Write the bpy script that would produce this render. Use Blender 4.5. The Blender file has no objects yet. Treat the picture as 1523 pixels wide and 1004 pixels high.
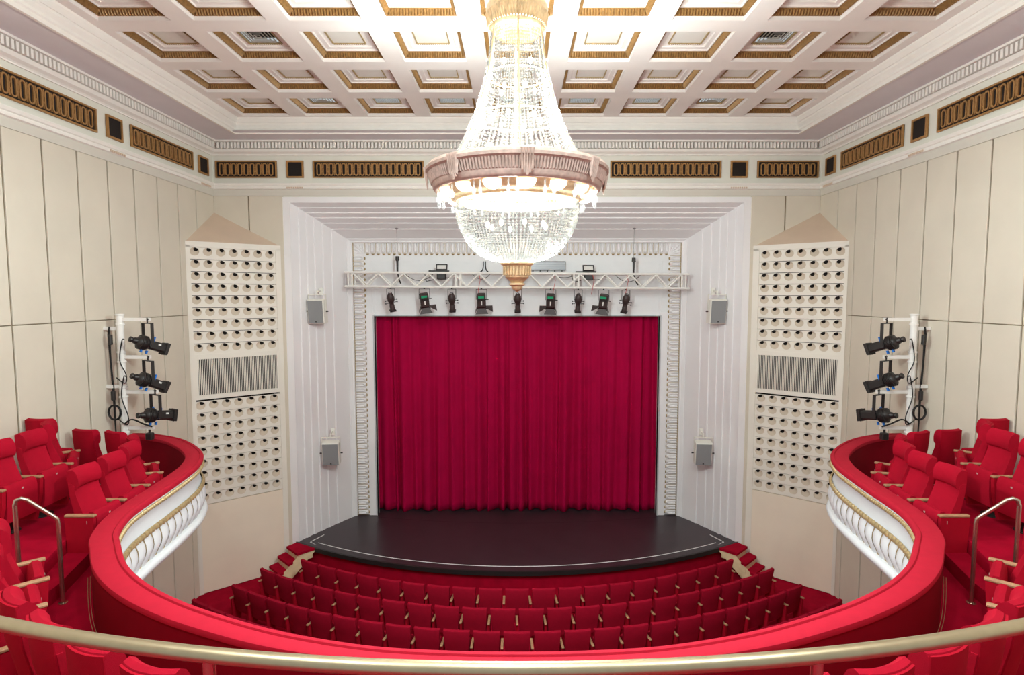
import bpy, math, random
from mathutils import Vector, Matrix
random.seed(7)
PI = math.pi
CZ = 6.95                      # eye height above the stalls floor
def H(h): return CZ + h

# ------------------------------------------------------------------ camera, world, exposure
S = bpy.context.scene
COL = S.collection
cam_d = bpy.data.cameras.new('camera'); cam = bpy.data.objects.new('camera', cam_d); COL.objects.link(cam)
cam_d.sensor_width = 36.0; cam_d.lens = 20.0; cam_d.shift_x = -7.5/1523; cam_d.clip_start = 0.05; cam_d.clip_end = 200
cam.location = (0, 0, CZ); cam.rotation_euler = (math.radians(90) - math.atan(62/846.1), 0, 0)
S.camera = cam
W = bpy.data.worlds.new('hall_ambient'); S.world = W; W.use_nodes = True
W.node_tree.nodes['Background'].inputs[0].default_value = (0.88, 0.97, 1.0, 1)
W.node_tree.nodes['Background'].inputs[1].default_value = 0.25
S.view_settings.view_transform = 'Standard'; S.view_settings.look = 'None'
S.view_settings.gamma = 1.0; S.view_settings.use_curve_mapping = False
S.view_settings.exposure = 1.07

# ------------------------------------------------------------------ helpers
def lin(c):
    return tuple((x/12.92 if x <= 0.04045 else ((x+0.055)/1.055)**2.4) for x in (v/255 for v in c))
MATS = {}
def mat(name, rgb, rough=0.6, metal=0.0, var=0.06, scale=6.0, bump=0.0, bscale=60.0, spec=0.4, emit=None, estr=0.0, sheen=0.0):
    m = bpy.data.materials.new(name); m.use_nodes = True; MATS[name] = m
    nt = m.node_tree; b = nt.nodes['Principled BSDF']; c = lin(rgb)
    b.inputs['Roughness'].default_value = rough; b.inputs['Metallic'].default_value = metal
    b.inputs['Specular IOR Level'].default_value = spec
    if sheen: b.inputs['Sheen Weight'].default_value = sheen; b.inputs['Sheen Tint'].default_value = (*c, 1)
    tc = nt.nodes.new('ShaderNodeTexCoord')
    n = nt.nodes.new('ShaderNodeTexNoise'); n.inputs['Scale'].default_value = scale; n.inputs['Detail'].default_value = 5
    nt.links.new(tc.outputs['Object'], n.inputs['Vector'])
    r = nt.nodes.new('ShaderNodeValToRGB')
    r.color_ramp.elements[0].position = 0.3; r.color_ramp.elements[1].position = 0.7
    r.color_ramp.elements[0].color = (*[x*(1-var) for x in c], 1); r.color_ramp.elements[1].color = (*[min(1, x*(1+var)) for x in c], 1)
    nt.links.new(n.outputs['Fac'], r.inputs[0]); nt.links.new(r.outputs[0], b.inputs['Base Color'])
    if bump:
        n2 = nt.nodes.new('ShaderNodeTexNoise'); n2.inputs['Scale'].default_value = bscale; n2.inputs['Detail'].default_value = 3
        nt.links.new(tc.outputs['Object'], n2.inputs['Vector'])
        bp = nt.nodes.new('ShaderNodeBump'); bp.inputs['Strength'].default_value = bump; bp.inputs['Distance'].default_value = 0.01
        nt.links.new(n2.outputs['Fac'], bp.inputs['Height']); nt.links.new(bp.outputs[0], b.inputs['Normal'])
    if emit:
        b.inputs['Emission Color'].default_value = (*lin(emit), 1); b.inputs['Emission Strength'].default_value = estr
    return m
mat('cream', (216, 206, 189), 0.65, var=0.035, scale=1.2, bump=0.05, bscale=20)
mat('cream_frame', (232, 224, 212), 0.6, var=0.02, scale=2)
mat('groove_shade', (150, 135, 112), 0.8, var=0.05)  # shadow in the panel gaps deepened by a darker colour
mat('panel_warm', (238, 222, 202), 0.65, var=0.02, scale=2)
mat('cup_shade_tan', (204, 188, 168), 0.75, var=0.02)  # shading of the sound cups put into a darker tan than the boards
mat('tan', (214, 190, 168), 0.7, var=0.03, scale=2)
mat('white', (240, 236, 236), 0.55, var=0.015, scale=1.5)
mat('white_front', (218, 218, 220), 0.5, var=0.02, scale=8, bump=0.05, bscale=40)
mat('header_grey', (234, 233, 233), 0.6, var=0.01)
mat('frieze', (226, 223, 211), 0.65, var=0.02, scale=2)
mat('frieze_band', (212, 206, 194), 0.65, var=0.02, scale=2)
mat('cornice', (240, 234, 226), 0.6, var=0.015)
mat('soffit', (224, 218, 222), 0.7, var=0.03, scale=1.5)
mat('ceil', (238, 230, 224), 0.65, var=0.025, scale=1.6)
mat('ceil_panel', (224, 219, 211), 0.65, var=0.02, scale=4)
mat('gilt', (146, 108, 62), 0.45, metal=0.25, var=0.25, scale=30)
mat('gilt_pale', (178, 154, 112), 0.45, metal=0.35, var=0.2, scale=30)
mat('gilt_light', (220, 192, 150), 0.4, metal=0.15, var=0.2, scale=20)
mat('gilt_rose', (194, 170, 158), 0.5, metal=0.0, var=0.2, scale=22)
mat('bronze_grille', (176, 132, 82), 0.5, metal=0.4, var=0.12, scale=12)
mat('dark_void', (34, 26, 22), 0.9, var=0.1)
mat('hole_black', (14, 11, 9), 0.9, var=0.1)
mat('vent_metal', (165, 160, 152), 0.4, metal=0.5, var=0.05)
mat('slat_dark', (32, 30, 28), 0.8, var=0.05)
mat('seat_red', (168, 11, 38), 0.85, var=0.05, scale=14, bump=0.25, bscale=220, spec=0.12, sheen=0.12)
mat('seat_red_deep', (168, 8, 34), 0.85, var=0.05, scale=14, bump=0.25, bscale=220, spec=0.12, sheen=0.15)
mat('stalls_red', (156, 12, 40), 0.88, var=0.06, scale=14, bump=0.2, bscale=200, spec=0.1)
mat('rail_red', (174, 20, 44), 0.8, var=0.05, scale=10, bump=0.2, bscale=180, spec=0.2, sheen=0.2)
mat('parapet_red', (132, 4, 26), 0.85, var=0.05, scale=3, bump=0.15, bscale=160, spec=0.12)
mat('carpet', (158, 8, 38), 0.95, var=0.14, scale=5, bump=0.5, bscale=150, spec=0.05)
mat('curtain', (172, 0, 60), 0.85, var=0.06, scale=2.5, bump=0.1, bscale=120, spec=0.12, sheen=0.2)
mat('wood', (176, 132, 98), 0.5, var=0.18, scale=12)
mat('plywood', (224, 200, 160), 0.6, var=0.06, scale=9)
mat('stage_black', (54, 41, 46), 0.34, var=0.12, scale=1.6, bump=0.06, bscale=25, spec=0.45)
mat('stage_lip', (34, 31, 31), 0.5, var=0.1)
mat('tape', (236, 236, 232), 0.6, var=0.02)
mat('truss_white', (236, 232, 226), 0.45, var=0.02)
mat('black_metal', (36, 31, 30), 0.42, var=0.15, scale=12, spec=0.5)
mat('lamp_dark', (58, 44, 42), 0.5, var=0.12, scale=10)
mat('black_rubber', (18, 17, 17), 0.6, var=0.05)
mat('knob_blue', (20, 110, 200), 0.5, var=0.05)
mat('label_green', (30, 150, 105), 0.5, var=0.05)
mat('label_white', (225, 222, 216), 0.5, var=0.02)
mat('cable_red', (190, 60, 50), 0.6, var=0.05)
mat('speaker_white', (234, 230, 220), 0.5, var=0.02)
mat('speaker_grille', (146, 146, 147), 0.7, var=0.05, scale=120, bump=0.4, bscale=300)
mat('brass', (186, 170, 138), 0.36, metal=0.85, var=0.05, scale=20)
mat('steel', (196, 176, 160), 0.25, metal=0.95, var=0.03)
mat('grey_steel', (150, 150, 150), 0.4, metal=0.5, var=0.05)
mat('frame_grey', (186, 186, 188), 0.5, var=0.03)
mat('aluminium', (140, 139, 142), 0.4, metal=0.2, var=0.03)
mat('backstage', (16, 10, 12), 0.95, var=0.1)
mat('number_silver', (205, 170, 165), 0.5, var=0.02)
mat('bulb', (255, 244, 225), 0.4, var=0.0, emit=(255, 238, 208), estr=9.0)
mat('dome_glow', (255, 246, 232), 0.3, var=0.0, emit=(255, 243, 222), estr=1.3)
def crystal(name, rgb, wt):
    m = bpy.data.materials.new(name); m.use_nodes = True; MATS[name] = m; nt = m.node_tree
    nt.nodes.remove(nt.nodes['Principled BSDF']); out = nt.nodes['Material Output']
    tr = nt.nodes.new('ShaderNodeBsdfTranslucent'); tr.inputs[0].default_value = (*lin(rgb), 1)
    gl = nt.nodes.new('ShaderNodeBsdfGlossy'); gl.inputs['Roughness'].default_value = 0.12; gl.inputs[0].default_value = (1, 1, 1, 1)
    df = nt.nodes.new('ShaderNodeBsdfDiffuse'); df.inputs[0].default_value = (*lin(rgb), 1)
    tp = nt.nodes.new('ShaderNodeBsdfTransparent')
    a = nt.nodes.new('ShaderNodeMixShader'); a.inputs[0].default_value = 0.4
    b = nt.nodes.new('ShaderNodeMixShader'); b.inputs[0].default_value = 0.25
    c = nt.nodes.new('ShaderNodeMixShader'); c.inputs[0].default_value = wt
    nt.links.new(tr.outputs[0], a.inputs[1]); nt.links.new(df.outputs[0], a.inputs[2])
    nt.links.new(a.outputs[0], b.inputs[1]); nt.links.new(gl.outputs[0], b.inputs[2])
    nt.links.new(b.outputs[0], c.inputs[1]); nt.links.new(tp.outputs[0], c.inputs[2])
    nt.links.new(c.outputs[0], out.inputs[0])
crystal('crystal', (58, 57, 54), 0.60)
crystal('crystal_clear', (150, 150, 150), 0.6)

class MB:
    def __init__(s): s.v = []; s.f = []; s.M = Matrix.Identity(4)
    def add(s, vs, fs):
        o = len(s.v); s.v += [tuple(s.M @ Vector(p)) for p in vs]; s.f += [tuple(i+o for i in f) for f in fs]; return s
    def box(s, x0, x1, y0, y1, z0, z1):
        return s.add([(x0,y0,z0),(x1,y0,z0),(x1,y1,z0),(x0,y1,z0),(x0,y0,z1),(x1,y0,z1),(x1,y1,z1),(x0,y1,z1)],
            [(0,3,2,1),(4,5,6,7),(0,1,5,4),(1,2,6,5),(2,3,7,6),(3,0,4,7)])
    def bbox(s, x0, x1, y0, y1, z0, z1, b):            # box with a chamfer all round
        vs = []; 
        for sx in (0,1):
            for sy in (0,1):
                for sz in (0,1):
                    X = (x0,x1)[sx]; Y = (y0,y1)[sy]; Z = (z0,z1)[sz]; dx = b*(1-2*sx); dy = b*(1-2*sy); dz = b*(1-2*sz)
                    vs += [(X,Y+dy,Z+dz),(X+dx,Y,Z+dz),(X+dx,Y+dy,Z)]
        def i(a,b_,c,k): return (a*4+b_*2+c)*3+k
        fs = []
        for a in (0,1):
            q = [i(a,0,0,0),i(a,1,0,0),i(a,1,1,0),i(a,0,1,0)]; fs.append(tuple(q if not a else q)[::(-1 if not a else 1)])
            q = [i(0,a,0,1),i(1,a,0,1),i(1,a,1,1),i(0,a,1,1)]; fs.append(tuple(q)[::(1 if not a else -1)])
            q = [i(0,0,a,2),i(1,0,a,2),i(1,1,a,2),i(0,1,a,2)]; fs.append(tuple(q)[::(-1 if not a else 1)])
        for a in (0,1):
            for c in (0,1):
                fs.append((i(a,c,0,0),i(a,c,1,0),i(a,c,1,1),i(a,c,0,1)))
                fs.append((i(a,0,c,0),i(a,1,c,0),i(a,1,c,2),i(a,0,c,2)))
                fs.append((i(0,a,c,1),i(1,a,c,1),i(1,a,c,2),i(0,a,c,2)))
                for k in (0,1): fs.append((i(a,c,k,0),i(a,c,k,1),i(a,c,k,2)))
        return s.add(vs, fs)
    def prism(s, poly, z0, z1):
        n = len(poly)
        return s.add([(x,y,z0) for x,y in poly]+[(x,y,z1) for x,y in poly],
            [tuple(range(n))[::-1], tuple(range(n,2*n))]+[(i,(i+1)%n,n+(i+1)%n,n+i) for i in range(n)])
    def lathe(s, prof, seg=24, a0=0.0, a1=2*PI, cap=False):
        full = abs(a1-a0-2*PI) < 1e-6; m = seg if full else seg+1; vs = []; fs = []
        for i in range(m):
            a = a0+(a1-a0)*i/seg
            for r, z in prof: vs.append((r*math.cos(a), r*math.sin(a), z))
        k = len(prof)
        for i in range(seg):
            j = (i+1) % m
            for q in range(k-1): fs.append((i*k+q, j*k+q, j*k+q+1, i*k+q+1))
        if cap and full:
            fs.append(tuple(i*k for i in range(seg))[::-1]); fs.append(tuple(i*k+k-1 for i in range(seg)))
        return s.add(vs, fs)
    def tube(s, pts, r, seg=8, cap=True):
        pts = [Vector(p) for p in pts]; n = len(pts); vs = []; fs = []; up = Vector((0,0,1)); prev = None
        for i, p in enumerate(pts):
            t = (pts[min(i+1,n-1)]-pts[max(i-1,0)]).normalized()
            if prev is None: a = up.cross(t) if abs(t.z) < 0.95 else Vector((1,0,0)).cross(t)
            else: a = prev-t*prev.dot(t)
            a.normalize(); prev = a; b = t.cross(a)
            rr = r[i] if isinstance(r, (list, tuple)) else r
            for k in range(seg):
                q = 2*PI*k/seg; vs.append(tuple(p+a*math.cos(q)*rr+b*math.sin(q)*rr))
        for i in range(n-1):
            for k in range(seg): fs.append((i*seg+k, i*seg+(k+1)%seg, (i+1)*seg+(k+1)%seg, (i+1)*seg+k))
        if cap: fs.append(tuple(range(seg))[::-1]); fs.append(tuple(range((n-1)*seg, n*seg)))
        return s.add(vs, fs)
    def sweep(s, path, prof, closed=False):            # path: list of ((x,y),(nx,ny)); prof: list of (offset along n, z)
        k = len(prof); vs = []; fs = []
        for (p, n) in path:
            for o, z in prof: vs.append((p[0]+n[0]*o, p[1]+n[1]*o, z))
        m = k if closed else k-1
        for i in range(len(path)-1):
            for q in range(m): fs.append((i*k+q, i*k+(q+1)%k, (i+1)*k+(q+1)%k, (i+1)*k+q))
        return s.add(vs, fs)
    def mesh(s, name, m, smooth=False):
        me = bpy.data.meshes.new(name); me.from_pydata(s.v, [], s.f); me.materials.append(MATS[m])
        if smooth:
            me.polygons.foreach_set('use_smooth', [True]*len(me.polygons))
            if smooth != 'all' and hasattr(me, 'set_sharp_from_angle'): me.set_sharp_from_angle(angle=math.radians(42))
        me.update(); return me
    def build(s, name, m, parent=None, smooth=False, loc=None):
        return link(name, s.mesh(name, m, smooth), parent, loc)
def link(name, me, parent=None, loc=None, rotz=None):
    o = bpy.data.objects.new(name, me); COL.objects.link(o); o.parent = parent
    if loc is not None: o.location = loc
    if rotz is not None: o.rotation_euler = (0, 0, rotz)
    return o
def tag(o, label, cat, group=None):
    o['label'] = label; o['category'] = cat
    if group: o['group'] = group
    return o
def thing(name, label, cat, loc=(0,0,0), rotz=0, group=None):
    o = link(name, None, None, loc, rotz); return tag(o, label, cat, group)
def struct(o): o['kind'] = 'structure'; return o
def rootstruct(name, loc=(0,0,0)): return struct(link(name, None, None, loc))
def copy_tree(o, parent=None):
    c = o.copy(); COL.objects.link(c); c.parent = parent
    for ch in o.children: copy_tree(ch, c)
    return c
def catmull(P, n):
    out = []
    for i in range(len(P)-1):
        p0 = P[max(i-1,0)]; p1 = P[i]; p2 = P[i+1]; p3 = P[min(i+2,len(P)-1)]
        for k in range(n):
            t = k/n; out.append(tuple(0.5*((2*b)+(-a+c)*t+(2*a-5*b+4*c-d)*t*t+(-a+3*b-3*c+d)*t**3) for a,b,c,d in zip(p0,p1,p2,p3)))
    out.append(tuple(P[-1])); return out
def T(x, y, z): return Matrix.Translation((x, y, z))
def RX(a): return Matrix.Rotation(a, 4, 'X')
def RY(a): return Matrix.Rotation(a, 4, 'Y')
def RZ(a): return Matrix.Rotation(a, 4, 'Z')

XW, YB, YR = 7.40, 14.06, -2.0          # side walls, cream front wall, open rear end

# ------------------------------------------------------------------ floor and walls
MB().box(-XW-.3, XW+.3, YR, 16.0, -.2, 0).build('floor', 'carpet')['kind'] = 'structure'
PANEL_H = ((0.0, H(-.442)), (H(-.43), H(2.42)))
for side, s in (('left', -1), ('right', 1)):
    w = rootstruct('wall_'+side, (s*XW, 0, 0))
    MB().box(0, s*.3, YR, YB+.3, -.05, H(4.3)).build('wall_core', 'groove_shade', w)
    ys = [YB-.012] + [13.26-.708*k for k in range(22)]
    for i in range(len(ys)-1):
        for z0, z1 in PANEL_H:
            y1 = ys[i]-.018; y0 = max(ys[i+1]+.018, YR)
            MB().bbox(*sorted((0, -s*.03)), y0, y1, z0+.002, z1, .006).build('wall_panel', 'cream', w)
w = rootstruct('wall_back', (0, YB, 0))
for s in (-1, 1):
    x0, x1 = sorted((s*5.70, s*(XW+.3)))
    MB().box(x0, x1, 0.0, .3, -.05, H(4.3)).build('wall_core', 'groove_shade', w)
    for a, b in ((5.70, 6.515), (6.55, XW-.025)):
        p0, p1 = sorted((s*a, s*b)); MB().bbox(p0, p1, -.03, 0, 0, H(2.42), .006).build('wall_panel', 'cream', w)
MB().box(-5.70, 5.70, 0.0, .3, H(2.39), H(4.3)).build('wall_core', 'frieze', w)

def uring(prof, xw, yb, mb=None):
    mb = mb or MB(); vs = []; fs = []; k = len(prof)
    for (sx, yy) in ((-1, None), (-1, 1), (1, 1), (1, None)):
        for o, h in prof: vs.append((sx*(xw-o), YR if yy is None else yb-o, H(h)))
    for i in range(3):
        for q in range(k-1): fs.append((i*k+q, i*k+q+1, (i+1)*k+q+1, (i+1)*k+q))
    return mb.add(vs, fs)
t1 = rootstruct('trim_1')               # frieze and cornice round the hall
uring([(.02, 2.70), (.02, 3.40)], XW, YB).build('frieze_band', 'frieze', t1)
uring([(0, 2.42), (.045, 2.42), (.045, 2.573)], XW, YB).build('lower_fillet', 'frieze_band', t1)
uring([(.045, 2.573), (.09, 2.585), (.09, 2.63), (.075, 2.635), (.075, 2.645), (.10, 2.66), (.12, 2.70), (.12, 2.715), (.0, 2.72)], XW, YB).build('lower_moulding', 'cornice', t1)
uring([(.02, 3.377), (.05, 3.377), (.05, 3.40), (.07, 3.42), (.13, 3.45), (.15, 3.49), (.16, 3.51), (.10, 3.512), (.10, 3.66), (.23, 3.665), (.23, 3.705)], XW, YB).build('cornice_moulding', 'cornice', t1)
mb = MB(); n = int(2*(XW-.2)/.082)
for i in range(n):
    x = -(XW-.22)+(i+.5)*.082; mb.box(x-.023, x+.023, YB-.20, YB-.10, H(3.52), H(3.655))
mb.build('dentil_row', 'cornice', t1)['kind'] = 'stuff'
for s in (-1, 1):
    mb = MB()
    for i in range(int((YB-.3-YR)/.082)):
        y = YB-.24-i*.082; mb.box(*sorted((s*(XW-.10), s*(XW-.20))), y-.023, y+.023, H(3.52), H(3.655))
    mb.build('dentil_row', 'cornice', t1)['kind'] = 'stuff'
SQ_B = (-5.365, 5.365, -1.80, 1.80); SQ_S = (10.64, 13.60, 7.62)
def beadrow(M):
    mb = MB(); mb.M = M
    for k in range(8): mb.box(-.2+k*.052, -.172+k*.052, -.02, .0, -.02, .02)
    mb.build('bead_row', 'tan', t1)
for x in SQ_B: beadrow(T(x, YB-.088, H(2.606)))
for s in (-1, 1):
    for y in SQ_S: beadrow(T(s*(XW-.088), y, H(2.606)) @ RZ(-s*PI/2))

# ------------------------------------------------------------------ ceiling
BX, BY, HC = 6.44, 13.28, 4.02
ceil = rootstruct('ceiling', (0, 0, H(HC)))
def cel(prof, xw, yb, nm, m):
    o = uring(prof, xw, yb).build(nm, m, ceil); o.location = (0, 0, -H(HC)); return o
cel([(0.0, 3.70), (XW-BX+.02, 3.70)], XW, YB, 'soffit', 'soffit')
o = uring([(-.02, 3.70), (-.02, 3.675), (.03, 3.675), (.03, 3.74), (.05, 3.76), (.05, 3.80), (.09, 3.86), (.09, 3.90), (.105, 3.905), (.14, 3.98), (.14, HC)], BX, BY).build('border_moulding', 'cornice', ceil); o.location = (0, 0, -H(HC))
# profile points run inward from the border: the moulding steps up into the coffered field
CX, CY, HX, HY = 1.40, 1.474, .533, .563
rows = [12.505-CY*k for k in range(9)]; cols = [CX*k for k in range(-4, 5)]
mb = MB(); xs = [-BX]
for c in cols: xs += [c-HX, c+HX]
xs.append(BX); yl = [BY]
for r in rows: yl += [r+HY, r-HY]
yl.append(YR)
for i in range(len(xs)-1):
    for j in range(len(yl)-1):
        if i % 2 == 1 and j % 2 == 1: continue
        mb.add([(xs[i],yl[j+1],0),(xs[i+1],yl[j+1],0),(xs[i+1],yl[j],0),(xs[i],yl[j],0)], [(0,3,2,1)])
mb.build('rib_grid', 'ceil', ceil)
def rect_sweep(prof, mb=None):
    mb = mb or MB(); k = len(prof); vs = []; fs = []
    for sx, sy in ((-1,-1),(1,-1),(1,1),(-1,1)):
        for o, z in prof: vs.append((sx*(HX-o), sy*(HY-o), z))
    for i in range(4):
        for q in range(k-1): fs.append((i*k+q, ((i+1)%4)*k+q, ((i+1)%4)*k+q+1, i*k+q+1))
    return mb.add(vs, fs)
c_body = rect_sweep([(0,0),(0,.05),(.015,.05),(.015,.055)])
rect_sweep([(.075,.145),(.09,.145),(.09,.165),(.10,.17),(.17,.17),(.17,.19),(.185,.195),(.255,.195)], c_body)
m_body = c_body.mesh('coffer', 'ceil')
gm = rect_sweep([(.015,.055),(.07,.145),(.075,.145)])
for ax in (0, 1):
    L_ = (HX, HY)[ax]; n = int(2*(L_-.04)/.042)
    for sgn in (-1, 1):
        for k in range(n):
            t = -(L_-.045)+(k+.5)*2*(L_-.045)/n; w = .016
            q = [(t-w, .02, .052), (t+w, .02, .052), (t+w*.9, .058, .135), (t-w*.9, .058, .135), (t, .048, .062), (t, .078, .12)]
            P = []
            for a, o, z in q:
                pt = (a, sgn*((HX, HY)[1-ax]-o)); P.append((pt[0], pt[1], z) if ax == 0 else (pt[1], pt[0], z))
            gm.add(P, [(0,1,4),(1,2,5,4),(2,3,5),(3,0,4,5)])
m_gilt = gm.mesh('gilt_moulding', 'gilt')
bm_ = rect_sweep([(.255,.195),(.255,.185),(.27,.185),(.27,.20)])
for ax in (0, 1):
    L_ = ((HX, HY)[ax])-.262; n = int(2*L_/.035)
    for sgn in (-1, 1):
        for k in range(n):
            t = -L_+(k+.5)*2*L_/n; o = sgn*((HX, HY)[1-ax]-.262)
            a, b = ((t, o) if ax == 0 else (o, t)); bm_.box(a-.009, a+.009, b-.009, b+.009, .174, .186)
m_bead = bm_.mesh('bead_frame', 'gilt_pale')
m_pan = MB().box(-(HX-.27), HX-.27, -(HY-.27), HY-.27, .20, .215).mesh('centre_panel', 'ceil_panel')
px, py = HX-.27, HY-.27
vb = MB()
for k in range(5):
    f0 = 1-k*.2; f1 = f0-.095; z0 = .20-.006*k
    for (a, b, cx_, cy_) in ((-1,-1,1,-1),(1,-1,1,1),(1,1,-1,1),(-1,1,-1,-1)):
        vb.add([(a*px*f0,b*py*f0,z0),(cx_*px*f0,cy_*py*f0,z0),(cx_*px*f1,cy_*py*f1,z0+.004),(a*px*f1,b*py*f1,z0+.004)], [(0,1,2,3)])
m_vent = vb.mesh('vent_louvre', 'vent_metal')
m_vback = MB().box(-px, px, -py, py, .285, .295).mesh('vent_shaft', 'dark_void')
gb = MB()
for k in range(14):
    x = -px+(k+.5)*2*px/14; gb.box(x-.005, x+.005, -py, py, .20, .206)
for k in range(6):
    y = -py+(k+.5)*2*py/6; gb.box(-px, px, y-.005, y+.005, .203, .209)
m_grid = gb.mesh('vent_grid', 'vent_metal')
m_can = MB().lathe([(0,.19),(.13,.19),(.13,-.02),(.115,-.02),(.105,.03),(0,.03)], 20).mesh('downlight_can', 'vent_metal', True)
m_lens = MB().lathe([(0,.028),(.10,.028),(.10,.022),(0,.022)], 20).mesh('downlight_lens', 'dome_glow', True)
for ri, r in enumerate(rows):
    for ci, c in enumerate(cols):
        o = link('coffer', m_body, ceil, (c, r, 0)); link('gilt_moulding', m_gilt, o); link('bead_frame', m_bead, o)
        k = abs(ci-4)
        if (ri == 0 and k == 3) or (ri == 2 and k == 3): link('vent_louvre', m_vent, o); link('vent_shaft', m_vback, o)
        elif ri == 0 and k in (0, 1, 2): link('vent_grid', m_grid, o); link('vent_shaft', m_vback, o)
        else: link('centre_panel', m_pan, o)
        if ri in (7, 8) and k in (0, 2):        # recessed house lights over the balcony
            q = tag(link('ceiling_downlight', None, None, (c, r, H(HC))), 'round metal downlight in a ceiling coffer above the balcony seats', 'lamp', 'ceiling downlights over the balcony')
            link('downlight_can', m_can, q); link('downlight_lens', m_lens, q)
            l = bpy.data.lights.new('downlight_beam', 'SPOT'); l.energy = 165; l.spot_size = math.radians(168); l.spot_blend = .35; l.shadow_soft_size = .10; l.color = (.87, 1.0, 1.0)
            b = bpy.data.objects.new('downlight_beam', l); COL.objects.link(b); b.parent = q; b.location = (0, 0, -.06)

# ------------------------------------------------------------------ proscenium
t2 = rootstruct('trim_2')
YP = 15.84; X0, Z0 = 5.70, 2.395
steps = [14.29, 14.50, 14.71, 14.95, 15.22, 15.69]
prof = [(0.0, YB-.02), (.17, YB-.02), (.17, YB)]
d, y = .17, YB
for ys_ in steps:
    dn = .17+.552*(ys_-YB); prof += [(dn-.032, ys_), (dn-.034, ys_-.012), (dn-.012, ys_-.016), (dn, ys_-.004)]
prof += [(1.13, 15.73), (1.17, 15.73), (1.17, YP+.05)]
KZ = .80
def rev(s):
    vs = []; fs = []; k = len(prof)
    for d_, y_ in prof: vs.append((s*(X0-d_), y_, 0.0))
    for d_, y_ in prof: vs.append((s*(X0-d_), y_, H(Z0-d_*KZ)))
    for q in range(k-1): fs.append((q, q+1, k+q+1, k+q))
    return MB().add(vs, fs)
for s in (-1, 1): rev(s).build('splayed_jamb', 'white', t2)
vs = []; k = len(prof)
for s in (-1, 1):
    for d_, y_ in prof: vs.append((s*(X0-d_), y_, H(Z0-d_*KZ)))
MB().add(vs, [(q, q+1, k+q+1, k+q) for q in range(k-1)]).build('splayed_head', 'white', t2)
XI, ZI = X0-1.17, Z0-1.17*KZ             # 4.53, 1.459
OW = .335                                # leaf border width
XO, ZO = XI-OW, ZI-OW
# header wall with the opening
hw = MB(); XC, ZC = 3.965, -.562
hw.box(-XI-.3, -XC, YP, YP+.14, 0, H(ZI+.3)).box(XC, XI+.3, YP, YP+.14, 0, H(ZI+.3)).box(-XC, XC, YP, YP+.14, H(ZC), H(ZI+.3))
hw.build('header_wall', 'header_grey', t2)
mb = MB()
for a, b in ((.16, .012), (.24, .008)):
    mb.box(-XO+a, XO-a, YP-b, YP, H(ZO-a-.02), H(ZO-a)); 
    for s in (-1, 1): mb.box(*sorted((s*(XO-a), s*(XO-a-.02))), YP-b, YP, H(ZC+.12), H(ZO-a))
mb.build('panel_moulding', 'header_grey', t2)
mb = MB()
for s in (-1, 1): mb.box(*sorted((s*XC, s*(XO-.005))), YP-.05, YP, H(-6.23), H(ZC+.10))
mb.build('jamb_board', 'white', t2)
mb = MB()
for s in (-1, 1): mb.box(*sorted((s*XC, s*(XC+.035))), YP-.075, YP+.10, H(-6.23), H(ZC+.035))
mb.box(-XC, XC, YP-.075, YP+.10, H(ZC), H(ZC+.035)); mb.build('opening_frame', 'frame_grey', t2)
mb = MB()
mb.box(-XI, XI, YP-.03, YP, H(ZI-.015), H(ZI))
for s in (-1, 1):
    mb.box(*sorted((s*XI, s*(XI-.015))), YP-.03, YP, H(-6.23), H(ZI)); 
mb.build('border_line', 'gilt_pale', t2)
# one leaf tile: flat back, raised U lip, hollow centre; local x along width of border (0..OW inward), y along run
def leaf_mesh():
    mb = MB(); mb.M = Matrix.Scale(-1, 4, (0, 0, 1)); p = .0725
    mb.box(0.016, OW, -p, p, -.012, 0)
    U = [(.02,-.058),(.22,-.058),(.275,-.05),(.305,-.02),(.305,.02),(.275,.05),(.22,.058),(.02,.058)]
    I = [(.02,-.036),(.21,-.034),(.245,-.028),(.26,-.012),(.26,.012),(.245,.028),(.21,.034),(.02,.036)]
    J = [(.03,-.010),(.19,-.008),(.21,-.006),(.218,-.003),(.218,.003),(.21,.006),(.19,.008),(.03,.010)]
    n = 8; vs = [(x,y,-.012) for x,y in U]+[(x,y,-.065) for x,y in I]+[(x,y,-.02) for x,y in J]
    fs = []
    for q in range(n-1): fs += [(q,q+1,n+q+1,n+q),(n+q,n+q+1,2*n+q+1,2*n+q)]
    fs.append((2*n+1,2*n+2,2*n+3,2*n+4,2*n+5,2*n+6)); fs.append((2*n,2*n+1,2*n+6,2*n+7))
    mb.add(vs, fs); return mb.mesh('leaf', 'white')
m_leaf = leaf_mesh()
ge = MB(); ge.M = Matrix.Scale(-1, 4, (0, 0, 1)); ge.add([(.30,-.05,-.015),(.345,-.02,-.015),(.345,.02,-.015),(.30,.05,-.015),(.318,0,-.05)], [(0,1,4),(1,2,4),(2,3,4),(3,0,4)])
ge.box(.02,.30,-.0765,-.0675,-.018,-.012)
m_tip = ge.mesh('gilt_tip', 'gilt_pale')
def put_leaf(x, z, ang):                  # faces the hall (-y): local z=-depth -> world y
    M = Matrix(((math.cos(ang), -math.sin(ang), 0, x), (0, 0, -1, YP), (math.sin(ang), math.cos(ang), 0, H(z)), (0, 0, 0, 1)))
    o = link('leaf', m_leaf, t2); o.matrix_local = M
    g = link('gilt_tip', m_tip, o)
n = 50
for s in (-1, 1):
    for i in range(n):
        z = ZO-.02-(i+.5)*.1465
        if z < -6.2: break
        put_leaf(s*XI, z, 0 if s < 0 else PI)
n = 57
for i in range(n): put_leaf(-XO+(i+.5)*2*XO/n, ZI, -PI/2)
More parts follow.
